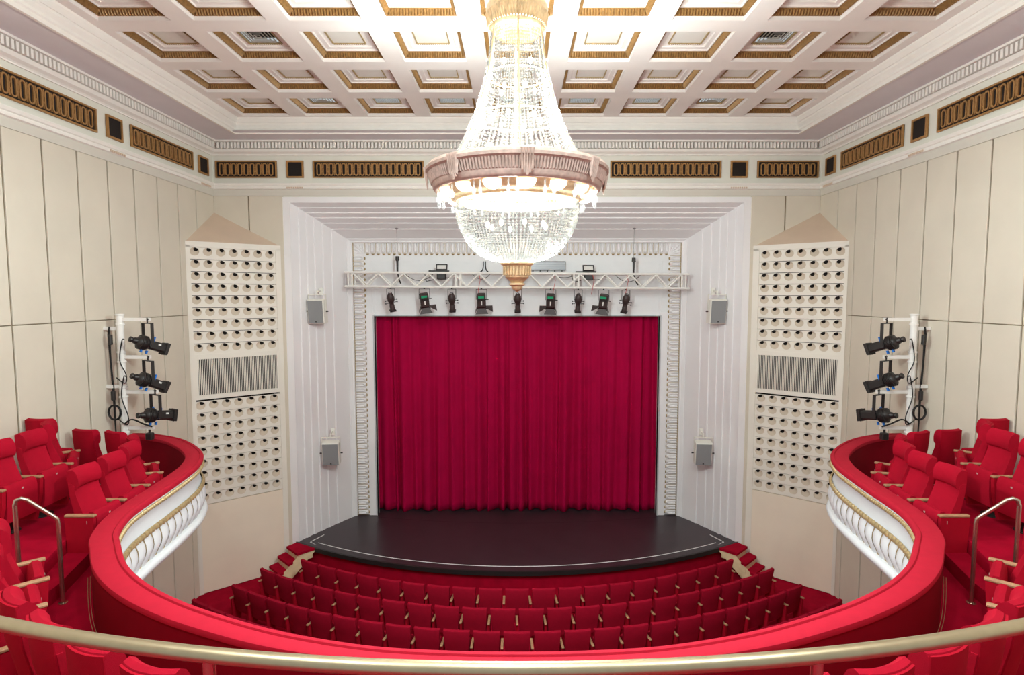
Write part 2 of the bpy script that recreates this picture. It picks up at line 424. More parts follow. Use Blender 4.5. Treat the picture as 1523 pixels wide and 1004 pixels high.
# corner palmettes
for s in (-1, 1):
    mb = MB(); mb.box(*sorted((s*(XI-.01), s*XO)), YP-.012, YP, H(ZO), H(ZI-.01))
    for k in range(5):
        a = (k+.5)/5*PI/2; c_, n_ = math.cos(a), math.sin(a)
        bx, bz = s*(XO+.02), ZO+.02; L_ = .31/max(c_, n_)*.97
        tx, tz = bx+s*L_*c_, bz+L_*n_; mx, mz = bx+s*L_*.7*c_, bz+L_*.7*n_; w = .034
        mb.add([(bx,YP-.013,H(bz)),(mx-s*n_*w,YP-.013,H(mz+c_*w)),(tx,YP-.013,H(tz)),(mx+s*n_*w,YP-.013,H(mz-c_*w)),(mx,YP-.05,H(mz))], [(0,1,4),(1,2,4),(2,3,4),(3,0,4)])
    mb.build('palmette', 'white', t2)
# unseen black box behind the curtain, added to keep world light out
bk = MB(); bk.box(-5.2,5.2,17.6,17.7,0,H(1.6)).box(-5.3,-5.2,16.1,17.7,0,H(1.6)).box(5.2,5.3,16.1,17.7,0,H(1.6)).box(-5.3,5.3,16.1,17.7,H(1.6),H(1.7))
struct(bk.build('wall_backstage', 'backstage'))

# ------------------------------------------------------------------ stage
HS = -6.23; RS, YS = 10.81, 12.469+10.81
st = thing('stage', 'black stage floor with curved apron and white tape line under the red curtain', 'stage')
arc = [(RS*math.sin(a), YS-RS*math.cos(a)) for a in [math.radians(-30.6+61.2*i/48) for i in range(49)]]
poly = arc+[(5.66, 14.06), (4.55, YP-.06), (4.55, 16.0), (4.9, 16.1), (4.9, 17.5), (-4.9, 17.5), (-4.9, 16.1), (-4.55, 16.0), (-4.55, YP-.06), (-5.66, 14.06)]
MB().prism(poly, H(HS)-.05, H(HS)).build('stage_deck', 'stage_black', st)
def arcband(r0, r1, z0, z1, a_=30.3, n=48, cy=YS):
    mb = MB(); P = []
    pa = [math.radians(-a_+2*a_*i/n) for i in range(n+1)]
    path = [((0, cy), (math.sin(a), -math.cos(a))) for a in pa]
    return mb.sweep(path, [(r0, z0), (r1, z0), (r1, z1), (r0, z1)], closed=True)
arcband(RS-.02, RS+.03, H(HS)-.10, H(HS)+.003).build('stage_lip', 'stage_lip', st)
arcband(RS-.12, RS-.06, 0.0, H(HS)-.05).build('stage_front', 'carpet', st)
tp = arcband(RS-.245, RS-.225, H(HS), H(HS)+.004, 28.4)
for s in (-1, 1):
    tp.M = Matrix.Identity(4)
    a = Vector((s*5.02, 13.99)); b = Vector((s*4.90, 14.36)); a = Vector((s*5.24, 14.04)); b = Vector((s*5.04, 14.45)); t = (b-a).normalized(); nn = Vector((-t.y, t.x))*.012
    tp.prism([tuple(a+nn)[:2], tuple(a-nn)[:2], tuple(b-nn)[:2], tuple(b+nn)[:2]], H(HS), H(HS)+.004)
    tp.add([(s*5.0,13.82,H(HS)+.003),(s*5.24,14.03,H(HS)+.003),(s*5.25,14.0,H(HS)+.003)], [(0,1,2)])
tp.build('tape_line', 'tape', st)
jo = MB()                                   # seam between the dance-floor sheets
path = [((0, 33.0), (math.sin(a), -math.cos(a))) for a in [math.radians(-14+28*i/30) for i in range(31)]]
jo.sweep(path, [(17.78, H(HS)+.001), (17.795, H(HS)+.001)]); jo.build('floor_seam', 'stage_lip', st)

# curtains
def curtain(x0, x1, seed, label):
    rnd = random.Random(seed); nx, nz = 420, 26; vs = []; fs = []
    ph = []; x = x0; cx = []
    while x < x1: cx.append(x); x += rnd.uniform(.07, .26)
    amp = [rnd.uniform(.25, 1.0)*(1 if i % 2 else -1) for i in range(len(cx)+1)]
    wig = [rnd.uniform(-.07, .07) for _ in cx]+[0]
    def fold(xx, t):
        xx = xx+.05*math.sin(xx*3.1+seed)*(1-t)
        lo = 0
        for q in range(len(cx)):
            if cx[q] + wig[q]*(1-t) <= xx: lo = q
        a = cx[lo]+wig[lo]*(1-t); b = (cx[lo+1]+wig[lo+1]*(1-t)) if lo+1 < len(cx) else x1+.1
        u = min(1, max(0, (xx-a)/max(.01, b-a))); sm = u*u*(3-2*u)
        return amp[lo]*(1-sm)+amp[lo+1]*sm
    for j in range(nz+1):
        t = j/nz
        for i in range(nx+1):
            xx = x0+(x1-x0)*i/nx; f = fold(xx, t); A = .045+.095*(1-t)**1.3
            yy = 16.17+f*A+.012*math.sin(xx*31+t)+ .02*math.sin(xx*9+seed)
            z = H(HS)+.025+.02*math.sin(xx*5.1+seed)+(H(-.32)-H(HS)-.03)*t
            vs.append((xx, yy, z))
    for j in range(nz):
        for i in range(nx): a = j*(nx+1)+i; fs.append((a, a+1, a+nx+2, a+nx+1))
    o = MB().add(vs, fs).build('stage_curtain', 'curtain', None, smooth='all'); tag(o, label, 'curtain', 'drawn stage curtain halves')
    sm = o.modifiers.new('thickness', 'SOLIDIFY'); sm.thickness = .012; sm.offset = 1
for a, b, q in ((-4.40, .10, 3), (.06, 4.40, 11)): curtain(a, b, q, 'half of the drawn crimson pleated curtain closing the stage opening')

# ------------------------------------------------------------------ steps to the stage
def steps_to_stage(s, label):
    t = thing('stage_steps', label, 'steps', (0,0,0), 0, 'carpeted steps at the stage corners')
    tr = [(-6.23, [(-5.744,13.751),(-5.583,13.984),(-5.011,13.67),(-5.319,13.344)]), (-6.41, [(-5.912,13.60),(-5.80,13.83),(-5.348,13.405),(-5.463,13.162)]),
          (-6.59, [(-6.06,13.45),(-5.93,13.66),(-5.506,13.257),(-5.618,13.03)]), (-6.77, [(-6.21,13.30),(-6.09,13.50),(-5.66,13.10),(-5.77,12.88)])]
    for h, P in tr:
        P = [(-s*x, y) for x, y in P]
        if s < 0: P = P[::-1]
        P = P[::-1]
        cx = sum(p[0] for p in P)/4; cy = sum(p[1] for p in P)/4
        MB().prism(P, H(h)-.05, H(h)+.006).build('tread', 'carpet', t)
        Q = [(cx+(x-cx)*.86, cy+(y-cy)*.9) for x, y in P]
        MB().prism(Q, max(0, H(h)-.24), H(h)-.05).build('riser_box', 'plywood', t)
    pts = [(-5.33,13.36,-6.30),(-5.33,13.36,-6.55),(-5.80,12.93,-6.95),(-5.62,13.09,-6.95)]
    mb = MB(); A = [Vector((-s*x*1.0, y, H(z))) for x, y, z in [(-5.30,13.39,-6.29),(-5.05,13.63,-6.29),(-5.60,13.10,-6.94),(-5.78,12.93,-6.94),(-5.78,12.93,-6.84)]]
    nrm = Vector((-s*.06, .06, 0)) if s > 0 else Vector((.06, .06, 0))
    n = len(A); mb.add([tuple(a) for a in A]+[tuple(a+nrm) for a in A], [tuple(range(n)), tuple(range(n,2*n))[::-1]]+[(i,(i+1)%n,n+(i+1)%n,n+i) for i in range(n)])
    mb.build('stringer', 'plywood', t)
for s in (-1, 1): steps_to_stage(-s, 'small flight of red carpeted plywood steps up to a stage corner')

# ------------------------------------------------------------------ corner acoustic units
def corner_unit(side):
    UW = 2.083; left = side < 0
    ang = math.atan2(.629, .778)
    base = (-7.385, 12.75, 0) if left else (5.78, 14.045, 0)
    t = thing('acoustic_unit', 'tall cream corner unit with rows of round sound holes, slatted vent and sloped tan top', 'acoustic panel', base, ang if left else -ang, 'acoustic units in the front corners')
    fu = (lambda u: u) if left else (lambda u: UW-u)
    def bx(u0, u1, y0, y1, v0, v1, mb=None): a, b = sorted((fu(u0), fu(u1))); return (mb or MB()).box(a, b, y0, y1, H(v0), H(v1))
    # frame: stiles, rails
    mb = MB(); bx(0, .10, -.012, .06, -6.95, 1.13, mb); bx(1.93, 2.083, -.012, .06, -6.95, 1.13, mb); bx(0, 2.083, -.012, .06, 1.09, 1.22, mb)
    bx(.10, 1.93, -.006, .06, -1.445, -1.335, mb); bx(.10, 1.93, -.006, .06, -2.375, -2.275, mb); bx(.10, .165, -.006, .06, -2.275, -1.445, mb); bx(1.885, 1.93, -.006, .06, -2.275, -1.445, mb)
    mb.build('frame', 'cream_frame', t)
    bx(-.03, 0, .01, .08, -6.95, 1.20).build('edge_strip', 'cream', t)
    bx(.10, 1.93, -.004, .05, -6.93, -4.845).build('lower_panel', 'panel_warm', t)
    bx(.10, 1.93, .10, .12, -4.85, 1.12).build('backing', 'dark_void', t)
    bx(.03, .05, -.024, -.01, -6.9, 1.0).build('edge_bead', 'cream_frame', t)
    # sloped top up to the room corner
    if left: apex = (-7.40, YB); e = [(-7.40, 12.75), (-5.78, YB)]
    else: apex = (7.40, YB); e = [(7.40, 12.75), (5.78, YB)]
    inv = (T(*base) @ RZ(ang if left else -ang)).inverted()
    P = [inv @ Vector((e[0][0], e[0][1], H(1.22))), inv @ Vector((e[1][0], e[1][1], H(1.22))), inv @ Vector((apex[0], apex[1], H(2.05))), inv @ Vector((apex[0], apex[1], H(1.0)))]
    MB().add([tuple(p) for p in P], [(0,1,2),(0,2,3),(1,3,2)]).build('sloped_top', 'tan', t)
    # boards with holes
    sg = 1 if left else -1
    CW, CH, seg = .2672, .260, 16
    R0, RH = .098, .047; ox, oz = .034*sg, .055
    cup = MB(); vs = []; fs = []
    for k in range(seg):
        a = 2*PI*k/seg; vs.append((-ox+R0*math.cos(a), 0, -oz+R0*math.sin(a)*.93))
    for k in range(seg):
        a = 2*PI*k/seg; vs.append((RH*math.cos(a), .036, RH*math.sin(a)))
    for k in range(seg): fs.append((k, seg+k, seg+(k+1)%seg, (k+1)%seg))
    m_cup = cup.add(vs, fs).mesh('sound_cup', 'cup_shade_tan', 'all')
    hb = MB(); vs = [(RH*math.cos(2*PI*k/seg), .036, RH*math.sin(2*PI*k/seg)) for k in range(seg)]+[(RH*math.cos(2*PI*k/seg), .098, RH*math.sin(2*PI*k/seg)) for k in range(seg)]
    m_bore = hb.add(vs, [(k, seg+k, seg+(k+1)%seg, (k+1)%seg) for k in range(seg)]+[tuple(range(seg, 2*seg))]).mesh('bore', 'hole_black')
    def board_mesh(zt):                          # board spans z from zt-CH to zt relative to hole row
        mb = MB(); zb = zt-CH
        for c in range(7):
            cxx = sg*.267*c; vs = []; fs = []
            for k in range(seg):
                a = 2*PI*k/seg; vs.append((cxx-ox+R0*math.cos(a), 0, -oz+R0*math.sin(a)*.93))
            x0, x1 = cxx-.1335, cxx+.1335
            if c == 0: (x0, x1) = (x0+.012 if sg > 0 else x0, x1 if sg > 0 else x1-.012)
            for k in range(seg):
                a = 2*PI*k/seg; ca, sa = math.cos(a), math.sin(a); m_ = max(abs(ca), abs(sa)); ca /= m_; sa /= m_
                X = (x1 if ca > 0 else x0); X = cxx+(X-cxx)*abs(ca) if abs(ca) < 1 else X
                Z = (zt*sa if sa > 0 else zb*-sa) if abs(sa) < 1 else (zt if sa > 0 else zb)
                vs.append((X, 0, Z))
            for k in range(seg): fs.append((k, (k+1)%seg, seg+(k+1)%seg, seg+k))
            mb.add(vs, fs)
        xa, xb = sorted((sg*-.1215, sg*(.267*6+.1335)))
        mb.add([(xa,0,zt),(xb,0,zt),(xb,.03,zt),(xa,.03,zt),(xa,0,zb),(xb,0,zb),(xb,.03,zb),(xa,.03,zb)], [(0,1,2,3),(4,7,6,5)])
        return mb.mesh('board', 'cream_frame')
    zt = .041; bmesh_ = board_mesh(zt)
    for v0, dv in ((1.047, .2727), (-2.459, .2692)):
        for r in range(9):
            b = link('board', bmesh_, t, (fu(.2235), .012, H(v0-dv*r)))
            for c in range(7):
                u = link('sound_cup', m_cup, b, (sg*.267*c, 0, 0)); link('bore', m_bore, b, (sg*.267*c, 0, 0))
    mb = MB(); n = 47
    for k in range(n):
        u = .165+(k+.5)*1.72/n; bx(u-.008, u+.008, -.002, .018, -2.275, -1.445, mb)
    mb.build('vent_slats', 'cream_frame', t)
    bx(.16, 1.89, .05, .06, -2.28, -1.44).build('vent_back', 'slat_dark', t)
corner_unit(-1); corner_unit(1)

# ------------------------------------------------------------------ frieze grilles and square vents
m_loop = None
def loop_mesh():
    mb = MB(); pts = []; r, hh = .044, .095
    for k in range(9): a = PI*k/8; pts.append((r*math.cos(a), 0, hh+r*math.sin(a)))
    for k in range(9): a = PI+PI*k/8; pts.append((r*math.cos(a), 0, -hh+r*math.sin(a)))
    n = len(pts); vs = []; fs = []
    for (x, y, z) in pts:
        dx, dz = x, (z-hh if z > hh else (z+hh if z < -hh else 0)); L_ = math.hypot(dx, dz) or 1; dx /= L_; dz /= L_
        vs += [(x-dx*.013, -.012, z-dz*.013), (x+dx*.013, -.012, z+dz*.013), (x+dx*.013, .012, z+dz*.013), (x-dx*.013, .012, z-dz*.013)]
    for i in range(n):
        j = (i+1) % n
        for q in range(4): fs.append((i*4+q, i*4+(q+1)%4, j*4+(q+1)%4, j*4+q))
    return mb.add(vs, fs).mesh('loop', 'bronze_grille')
m_loop = loop_mesh()
lk = MB(); lk.box(.04, .11, -.008, .008, .035, .06); lk.box(.04, .11, -.008, .008, -.06, -.035); lk.box(.066, .084, -.008, .008, -.145, .145)
m_link = lk.mesh('loop_link', 'bronze_grille')
AP = .1497
def grille(n, loc, rz, label, group):
    Wd = n*AP+.13; hw_ = Wd/2
    t = thing('frieze_grille', label, 'grille', loc, rz, group)
    mb = MB()
    mb.box(-hw_, hw_, -.02, .015, .175, .203).box(-hw_, hw_, -.02, .015, -.203, -.175).box(-hw_, -hw_+.03, -.02, .015, -.175, .175).box(hw_-.03, hw_, -.02, .015, -.175, .175)
    mb.build('frame', 'bronze_grille', t); MB().box(-hw_, hw_, .012, .02, -.2, .2).build('back_plate', 'dark_void', t)
    for k in range(n):
        x = (k-(n-1)/2)*AP; link('loop', m_loop, t, (x, 0, 0))
        if k < n-1: link('loop_link', m_link, t, (x, 0, 0))
def sqvent(loc, rz, label, group):
    t = thing('square_vent', label, 'vent', loc, rz, group)
    mb = MB(); a, b = .203, .165
    mb.box(-a, a, -.02, .015, b, a).box(-a, a, -.02, .015, -a, -b).box(-a, -b, -.02, .015, -b, b).box(b, a, -.02, .015, -b, b); mb.build('frame', 'bronze_grille', t)
    MB().box(-b, b, -.002, .012, -b, b).build('dark_panel', 'dark_void', t)
GZ = H(3.047); fy = YB-.048
for s in (-1, 1):
    grille(9, (s*6.547, fy, GZ), 0, 'short bronze loop grille of nine loops in the frieze beside the room corner', 'short frieze grilles over the front wall')
    grille(17, (s*3.592, fy, GZ), 0, 'long bronze loop grille of seventeen loops in the frieze over the proscenium', 'long frieze grilles over the proscenium')
    sqvent((s*5.365, fy, GZ), 0, 'square dark vent between the short and long grilles of the front frieze', 'square vents in the front frieze')
    sqvent((s*1.80, fy, GZ), 0, 'square dark vent in the front frieze half hidden behind the chandelier rim', 'square vents behind the chandelier')
    fx = s*(XW-.048); rz = -s*PI/2
    grille(13, (fx, 12.12, GZ), rz, 'thirteen-loop bronze grille in the side wall frieze between two square vents', 'middle side wall grilles')
    grille(17, (fx, 8.85, GZ), rz, 'long bronze loop grille in the side wall frieze farthest from the stage', 'long side wall grilles')
    sqvent((fx, 13.60, GZ), rz, 'square dark vent in the side wall frieze tight in the room corner', 'side wall vents at the corners')
    sqvent((fx, 10.64, GZ), rz, 'square dark vent in the side wall frieze between two long grilles', 'side wall vents between grilles')
grille(17, (0, fy, GZ), 0, 'bronze loop grille in the front frieze right behind the chandelier', None)

# ------------------------------------------------------------------ balcony
HP, HA, HB1, HB2 = -2.63, -3.33, -3.165, -3.0          # parapet top, aisle floor, step, platform
OUT = [(-7.365,10.77),(-6.92,10.71),(-6.32,10.43),(-5.82,10.02),(-5.42,9.58),(-5.2,9.25),(-5.05,8.9),(-4.94,8.51),(-4.82,7.71),(-4.77,7.2),(-4.68,6.7),(-4.48,6.22),(-4.27,5.93),(-3.88,5.46),(-3.44,5.08),(-2.93,4.76),(-2.38,4.5),(-1.8,4.28),(-1.1,4.11),(-.45,4.05),(0,4.04)]
half = catmull(OUT, 6)
full = half+[(-x, y) for x, y in half[-2::-1]]
PATH = []
for i, p in enumerate(full):
    a = full[max(i-1,0)]; b = full[min(i+1,len(full)-1)]; t = Vector((b[0]-a[0], b[1]-a[1])).normalized()
    PATH.append((p, (-t.y, t.x)))                         # normal towards the hall (stage side)
PATH[0] = (PATH[0][0], (0.0, 1.0)); PATH[-1] = (PATH[-1][0], (0.0, 1.0))
def wtop(p): return .17+.09*min(1, max(0, (abs(p[0])-.8)/3.2))
bal = thing('balcony_parapet', 'curved red padded balcony parapet with white and gilt fluted front', 'parapet')
def psweep(f, nm, m, smooth=True, path=PATH):
    vs = []; fs = []; k = None
    for p, n in path:
        pr = f(p); k = len(pr)
        for o, h in pr: vs.append((p[0]+n[0]*o, p[1]+n[1]*o, H(h)))
    for i in range(len(path)-1):
        for q in range(k-1): fs.append((i*k+q, i*k+q+1, (i+1)*k+q+1, (i+1)*k+q))
    return MB().add(vs, fs).build(nm, m, bal, smooth)
psweep(lambda p: [(-.02,HP-.075),(.005,HP-.07),(.012,HP-.03),(0.0,HP-.004),(-.02,HP+.006),(-.042,HP+.002),(-.052,HP-.012),(-.07,HP-.006),(-wtop(p)+.03,HP),(-wtop(p)+.008,HP-.008),(-wtop(p),HP-.03),(-wtop(p)+.004,HP-.06)], 'padded_top', 'rail_red')
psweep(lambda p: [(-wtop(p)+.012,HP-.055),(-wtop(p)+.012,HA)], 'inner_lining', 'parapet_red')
psweep(lambda p: [(-.02,HP-.065),(-.012,HP-.075),(-.012,HP-.10),(-.03,HP-.105)], 'upper_fascia', 'white_front')
psweep(lambda p: [(-.03,HP-.10),(-.045,HP-.15),(-.06,HP-.25),(-.05,HP-.37),(-.03,HP-.42)], 'plain_band', 'white_front')
psweep(lambda p: [(-.03,HP-.42),(-.035,HP-.47),(-.01,HP-.56),(.0,HP-.64),(-.03,HP-.76),(-.055,HP-.85)], 'flute_ground', 'gilt_pale')
psweep(lambda p: [(-.06,HP-.83),(.0,HP-.835),(.03,HP-.855),(.04,HP-.89),(.03,HP-.92),(.015,HP-.925),(-.02,HP-.965),(-.03,HP-.99),(-.25,HP-.995)], 'base_moulding', 'white_front')
def arclen(path):
    L_ = [0]
    for (a, _), (b, _) in zip(path, path[1:]): L_.append(L_[-1]+math.hypot(b[0]-a[0], b[1]-a[1]))
    return L_
AL = arclen(PATH)
def at_len(d):
    for i in range(len(AL)-1):
        if AL[i+1] >= d:
            u = (d-AL[i])/(AL[i+1]-AL[i]+1e-9); a, na = PATH[i]; b, nb = PATH[i+1]
            n = Vector((na[0]+(nb[0]-na[0])*u, na[1]+(nb[1]-na[1])*u)).normalized(); return (a[0]+(b[0]-a[0])*u, a[1]+(b[1]-a[1])*u), n
    return PATH[-1][0], Vector(PATH[-1][1])
def rope(h, r, pitch, out, nm, twist):
    mb = MB(); d = .10
    while d < AL[-1]-.09:
        p, n = at_len(d); t = Vector((n.y, -n.x)); c0 = Vector((p[0]+n.x*out, p[1]+n.y*out, H(h)))
        tt = Vector((t.x, t.y, 0)); nn = Vector((n.x, n.y, 0)); L_ = pitch*.75
        a = c0-tt*L_+Vector((0,0,-twist*r)); b = c0+tt*L_+Vector((0,0,twist*r))
        ring = [(0,1),(.75,.7),(1,0),(.75,-.7),(0,-1)]
        vs = [tuple(a)]+[tuple(c0+nn*r*x+Vector((0,0,r*z))-tt*twist*z*.02) for x, z in ring]+[tuple(b)]
        mb.add(vs, [(0,k,k+1) for k in range(1,5)]+[(6,k+1,k) for k in range(1,5)]); d += pitch
    mb.build(nm, 'gilt_pale', bal, True)['kind'] = 'stuff'
psweep(lambda p: [(-.03,HP-.10),(.0,HP-.105),(.008,HP-.125),(0.0,HP-.15),(-.03,HP-.155)], 'gilt_roll', 'gilt_pale')
rope(HP-.127, .032, .05, -.01, 'gilt_rope', .25)
rope(HP-.43, .042, .085, -.02, 'gilt_leaf_rope', .9)
# flutes: each one a bulging, slightly S-shaped leaf
def flute_mesh(lean):
    mb = MB(); vs = []; fs = []; m, k = 8, 5
    zs = [-.455,-.50,-.56,-.63,-.69,-.75,-.80,-.845]; out = [-.01,.0,.018,.03,.026,.004,-.016,-.03]; wd = [.078,.086,.088,.088,.088,.086,.078,.05]; sh = [0,.008,.012,.0,-.02,-.045,-.06,-.065]
    for z, o, w_, x_ in zip(zs, out, wd, sh):
        for q in range(k):
            u = -1+2*q/(k-1); vs.append((lean*x_*1.1+u*w_, o-.02*u*u, z))
    for i in range(m-1):
        for q in range(k-1): fs.append((i*k+q, i*k+q+1, (i+1)*k+q+1, (i+1)*k+q))
    return mb.add(vs, fs).mesh('flute', 'white_front', 'all')
m_fl = {1: flute_mesh(1), -1: flute_mesh(-1)}
tot = AL[-1]; pitch = .197; nfl = 36
for s in (-1, 1):
    for k in range(nfl):
        d = .17+k*pitch; p, n = at_len(d if s < 0 else tot-d)
        link('flute', m_fl[s], bal, (p[0]-n.x*.005, p[1]-n.y*.005, H(HP)), math.atan2(n.y, n.x)-PI/2)
# balcony floor slab, step and platform
inner = [(p[0]-n[0]*.05, p[1]-n[1]*.05) for p, n in PATH]
inner[0] = (-XW+.001, inner[0][1]); inner[-1] = (XW-.001, inner[-1][1])
bf = rootstruct('floor_balcony')
def strip(z0, z1):      # fan in strips between the parapet line and the rear edge
    mb = MB(); vs = []; fs = []
    n = len(inner)
    for x, y in inner:
        vs += [(x, y, z1), (x, y, z0)]
    # back line points matched in x
    for i, (x, y) in enumerate(inner):
        u = i/(n-1); vs += [(-XW+2*XW*u, YR, z1), (-XW+2*XW*u, YR, z0)]
    for i in range(n-1):
        a, b = 2*i, 2*i+2; c, d = 2*n+2*i, 2*n+2*i+2
        fs += [(a, b, d, c), (a+1, c+1, d+1, b+1), (a, a+1, b+1, b)]
    return mb.add(vs, fs)
strip(H(HP-.985), H(HA)).build('floor_slab', 'carpet', bf)
for s in (-1, 1):
    P1 = [(-5.30,6.88),(-5.62,6.92),(-5.5,4.4),(-4.98,5.56),(-5.02,5.98)]; P1 = [(-5.30,6.88),(-5.75,6.92),(-5.35,5.6),(-4.98,5.62),(-5.06,6.1)]
    P2 = [(-5.60,6.92),(-5.86,7.6),(-6.02,8.25),(-6.40,8.72),(-7.39,8.86),(-7.39,4.0),(-5.7,4.7),(-5.22,5.62),(-5.30,6.10)]
    P1 = [(-s*x, y) for x, y in P1]; P2 = [(-s*x, y) for x, y in P2]
    MB().prism(P1, H(HA), H(HB1)).build('stair_tread', 'carpet', bf); MB().prism(P2, H(HA), H(HB2)).build('seat_platform', 'carpet', bf)
# raised tier behind the handrail
RC = 7.4; HRY = 1.82+RC
mb = MB(); pa = [math.radians(-32+64*i/32) for i in range(33)]
mb.sweep([((0, HRY), (math.sin(a), -math.cos(a))) for a in pa], [(RC-.06, H(HA)), (RC-.06, H(-2.3)), (RC+2.6, H(-2.3))]); mb.build('rear_tier', 'carpet', bf)

# ------------------------------------------------------------------ seats of the balcony
def grid_loft(prof, w, nx, bow, taper=0.0, mb=None, z0=0, z1=1):
    mb = mb or MB(); k = len(prof); vs = []; fs = []
    for i in range(nx+1):
        u = -1+2*i/nx
        for y, z in prof:
            tz = (z-z0)/(z1-z0); vs.append((u*w*(1-taper*(1-tz)), y+bow*(u*u), z))
    for i in range(nx):
        for q in range(k): fs.append((i*k+q, i*k+(q+1)%k, (i+1)*k+(q+1)%k, (i+1)*k+q))
    fs.append(tuple(range(k))[::-1]); fs.append(tuple(range(nx*k, nx*k+k)))
    return mb.add(vs, fs)
def seat_parts():
    d = {}
    back = [(.075,.40),(.04,.55),(-.03,.75),(-.072,.88),(-.08,.97),(-.12,1.0),(-.155,1.0),(-.14,.85),(-.09,.6),(-.04,.36),(.03,.34)]
    d['backrest'] = grid_loft(back, .203, 8, .04, -.06).mesh('backrest', 'seat_red', True)
    rear = [(-.171,1.16),(-.166,1.0),(-.153,.85),(-.102,.6),(-.052,.34),(-.037,.34),(-.085,.6),(-.135,.85),(-.15,1.0),(-.155,1.16)]
    d['back_shell'] = grid_loft(rear, .195, 8, .04, .0, None, .34, 1.16).mesh('back_shell', 'seat_red_deep', True)
    hr_ = [(-.085,.925),(-.055,.935),(-.035,.965),(-.03,1.03),(-.038,1.09),(-.065,1.145),(-.105,1.175),(-.145,1.165),(-.165,1.13),(-.158,.95)]
    d['headrest'] = grid_loft(hr_, .196, 8, .04).mesh('headrest', 'seat_red', True)
    cu = [(.10,.20),(.205,.185),(.225,.30),(.235,.56),(.225,.62),(.195,.655),(.15,.655),(.115,.62),(.09,.45)]
    d['cushion'] = grid_loft(cu, .222, 4, 0.0).mesh('cushion', 'seat_red', True)
    d['armrest'] = MB().bbox(-.03,.03,-.11,.26,.615,.645,.008).mesh('armrest', 'wood')
    sp = MB(); pr = [(-.09,.06),(.15,.06),(.235,.40),(.25,.615),(-.11,.615),(-.10,.40)]
    n = len(pr); sp.add([(-.026,y,z) for y,z in pr]+[(.026,y,z) for y,z in pr], [tuple(range(n)), tuple(range(n,2*n))[::-1]]+[(i,n+i,n+(i+1)%n,(i+1)%n) for i in range(n)])
    d['side_panel'] = sp.mesh('side_panel', 'seat_red_deep')
    pd = MB(); pd.lathe([(0,0),(.14,0),(.14,.012),(.06,.025),(.055,.30),(0,.30)], 16)
    d['pedestal'] = pd.mesh('pedestal', 'black_metal', True)
    d['number_plate'] = MB().box(-.012,.012,.2345,.2375,.565,.585).mesh('number_plate', 'number_silver')
    return d
SP = seat_parts()
def text_mesh(s, size):
    c = bpy.data.curves.new('digit', 'FONT'); c.body = s; c.size = size; c.extrude = .001; c.align_x = 'CENTER'
    o = bpy.data.objects.new('digit', c); COL.objects.link(o); bpy.context.view_layer.update()
    me = bpy.data.meshes.new_from_object(o.evaluated_get(bpy.context.evaluated_depsgraph_get())); me.name = 'seat_digit'
    bpy.data.objects.remove(o); me.materials.clear(); me.materials.append(MATS['number_silver']); return me
m_dig = {k: text_mesh(k, .06) for k in '12'}
def bseat(x, y, h, face, label, group, end=None, digit=None):
    t = thing('balcony_chair', label, 'chair', (x, y, H(h)), math.radians(face-90), group)
    for nm in ('backrest', 'back_shell', 'headrest', 'cushion', 'pedestal'): 
        o = link(nm, SP[nm], t)
        if nm == 'cushion': link('number_plate', SP['number_plate'], o)
    sides = {None: (-1,), 'both': (-1, 1), 'right': (1,), 'none': ()}[end]
    for sx in sides:
        link('armrest', SP['armrest'], t, (sx*.275, 0, 0)); p = link('side_panel', SP['side_panel'], t, (sx*.275, 0, 0))
        if digit and sx == digit[1]:
            o = link('seat_digit', m_dig[digit[0]], p, (sx*.028, .17, .53)); o.rotation_euler = (PI/2, 0, PI/2 if sx > 0 else -PI/2)
    return t
ROWA = [(-5.45,7.10,0),(-5.49,7.66,3),(-5.62,8.22,12),(-5.86,8.70,36),(-6.40,9.04,66),(-7.0,9.18,80)]
ROWB = [(-6.50,7.05,0),(-6.53,7.61,4),(-6.76,8.22,36),(-7.125,8.47,86)]
LA = ['red balcony seat at the end of the parapet row, its side panel by the step', 'red balcony seat second in the parapet row, next to the one by the step', 'red balcony seat third in the parapet row, just before the row turns', 'red balcony seat seen edge-on where the parapet row turns to the stage', 'red balcony seat showing its back, beside the edge-on seat of the parapet row', 'red balcony seat showing its back against the wall below the spotlight pole']
LB = ['red balcony seat on the platform nearest the bent stair rail', 'red balcony seat on the platform between the stair rail seat and the edge-on seat', 'red balcony seat seen edge-on on the raised platform', 'red balcony seat showing its back on the platform against the wall panels']
def mir(s, a): return a if s < 0 else 180-a
for s in (-1, 1):
    for i, (x, y, f) in enumerate(ROWA):
        e = None
        if i == 0: e = 'both'
        elif s < 0: e = None
        # along the row the shared armrest stands on the far side
        near = 1 if s < 0 else -1
        e = 'both' if i == 0 else ('right' if (-near) == 1 else None)
        bseat(-s*x if s > 0 else x, y, HA, mir(s, f), LA[i], 'parapet row seats on both side balconies, place %d' % (i+1), e, ('1', near) if i == 0 else None)
    for i, (x, y, f) in enumerate(ROWB):
        near = 1 if s < 0 else -1
        e = 'both' if i == 0 else ('right' if (-near) == 1 else None)
        if i == 3: e = 'none'
        bseat(-s*x if s > 0 else x, y, HB2, mir(s, f), LB[i], 'platform seats on both side balconies, place %d' % (i+1), e, ('2', near) if i == 0 else None)
ARC = [(-4.86,5.30,43),(-4.50,4.83,44),(-4.10,4.38,47),(-3.58,4.04,54),(-3.11,3.74,60),(-2.62,3.475,66),(-2.12,3.27,73),(-1.58,3.14,78),(-1.04,3.06,82),(-.49,3.02,87)]
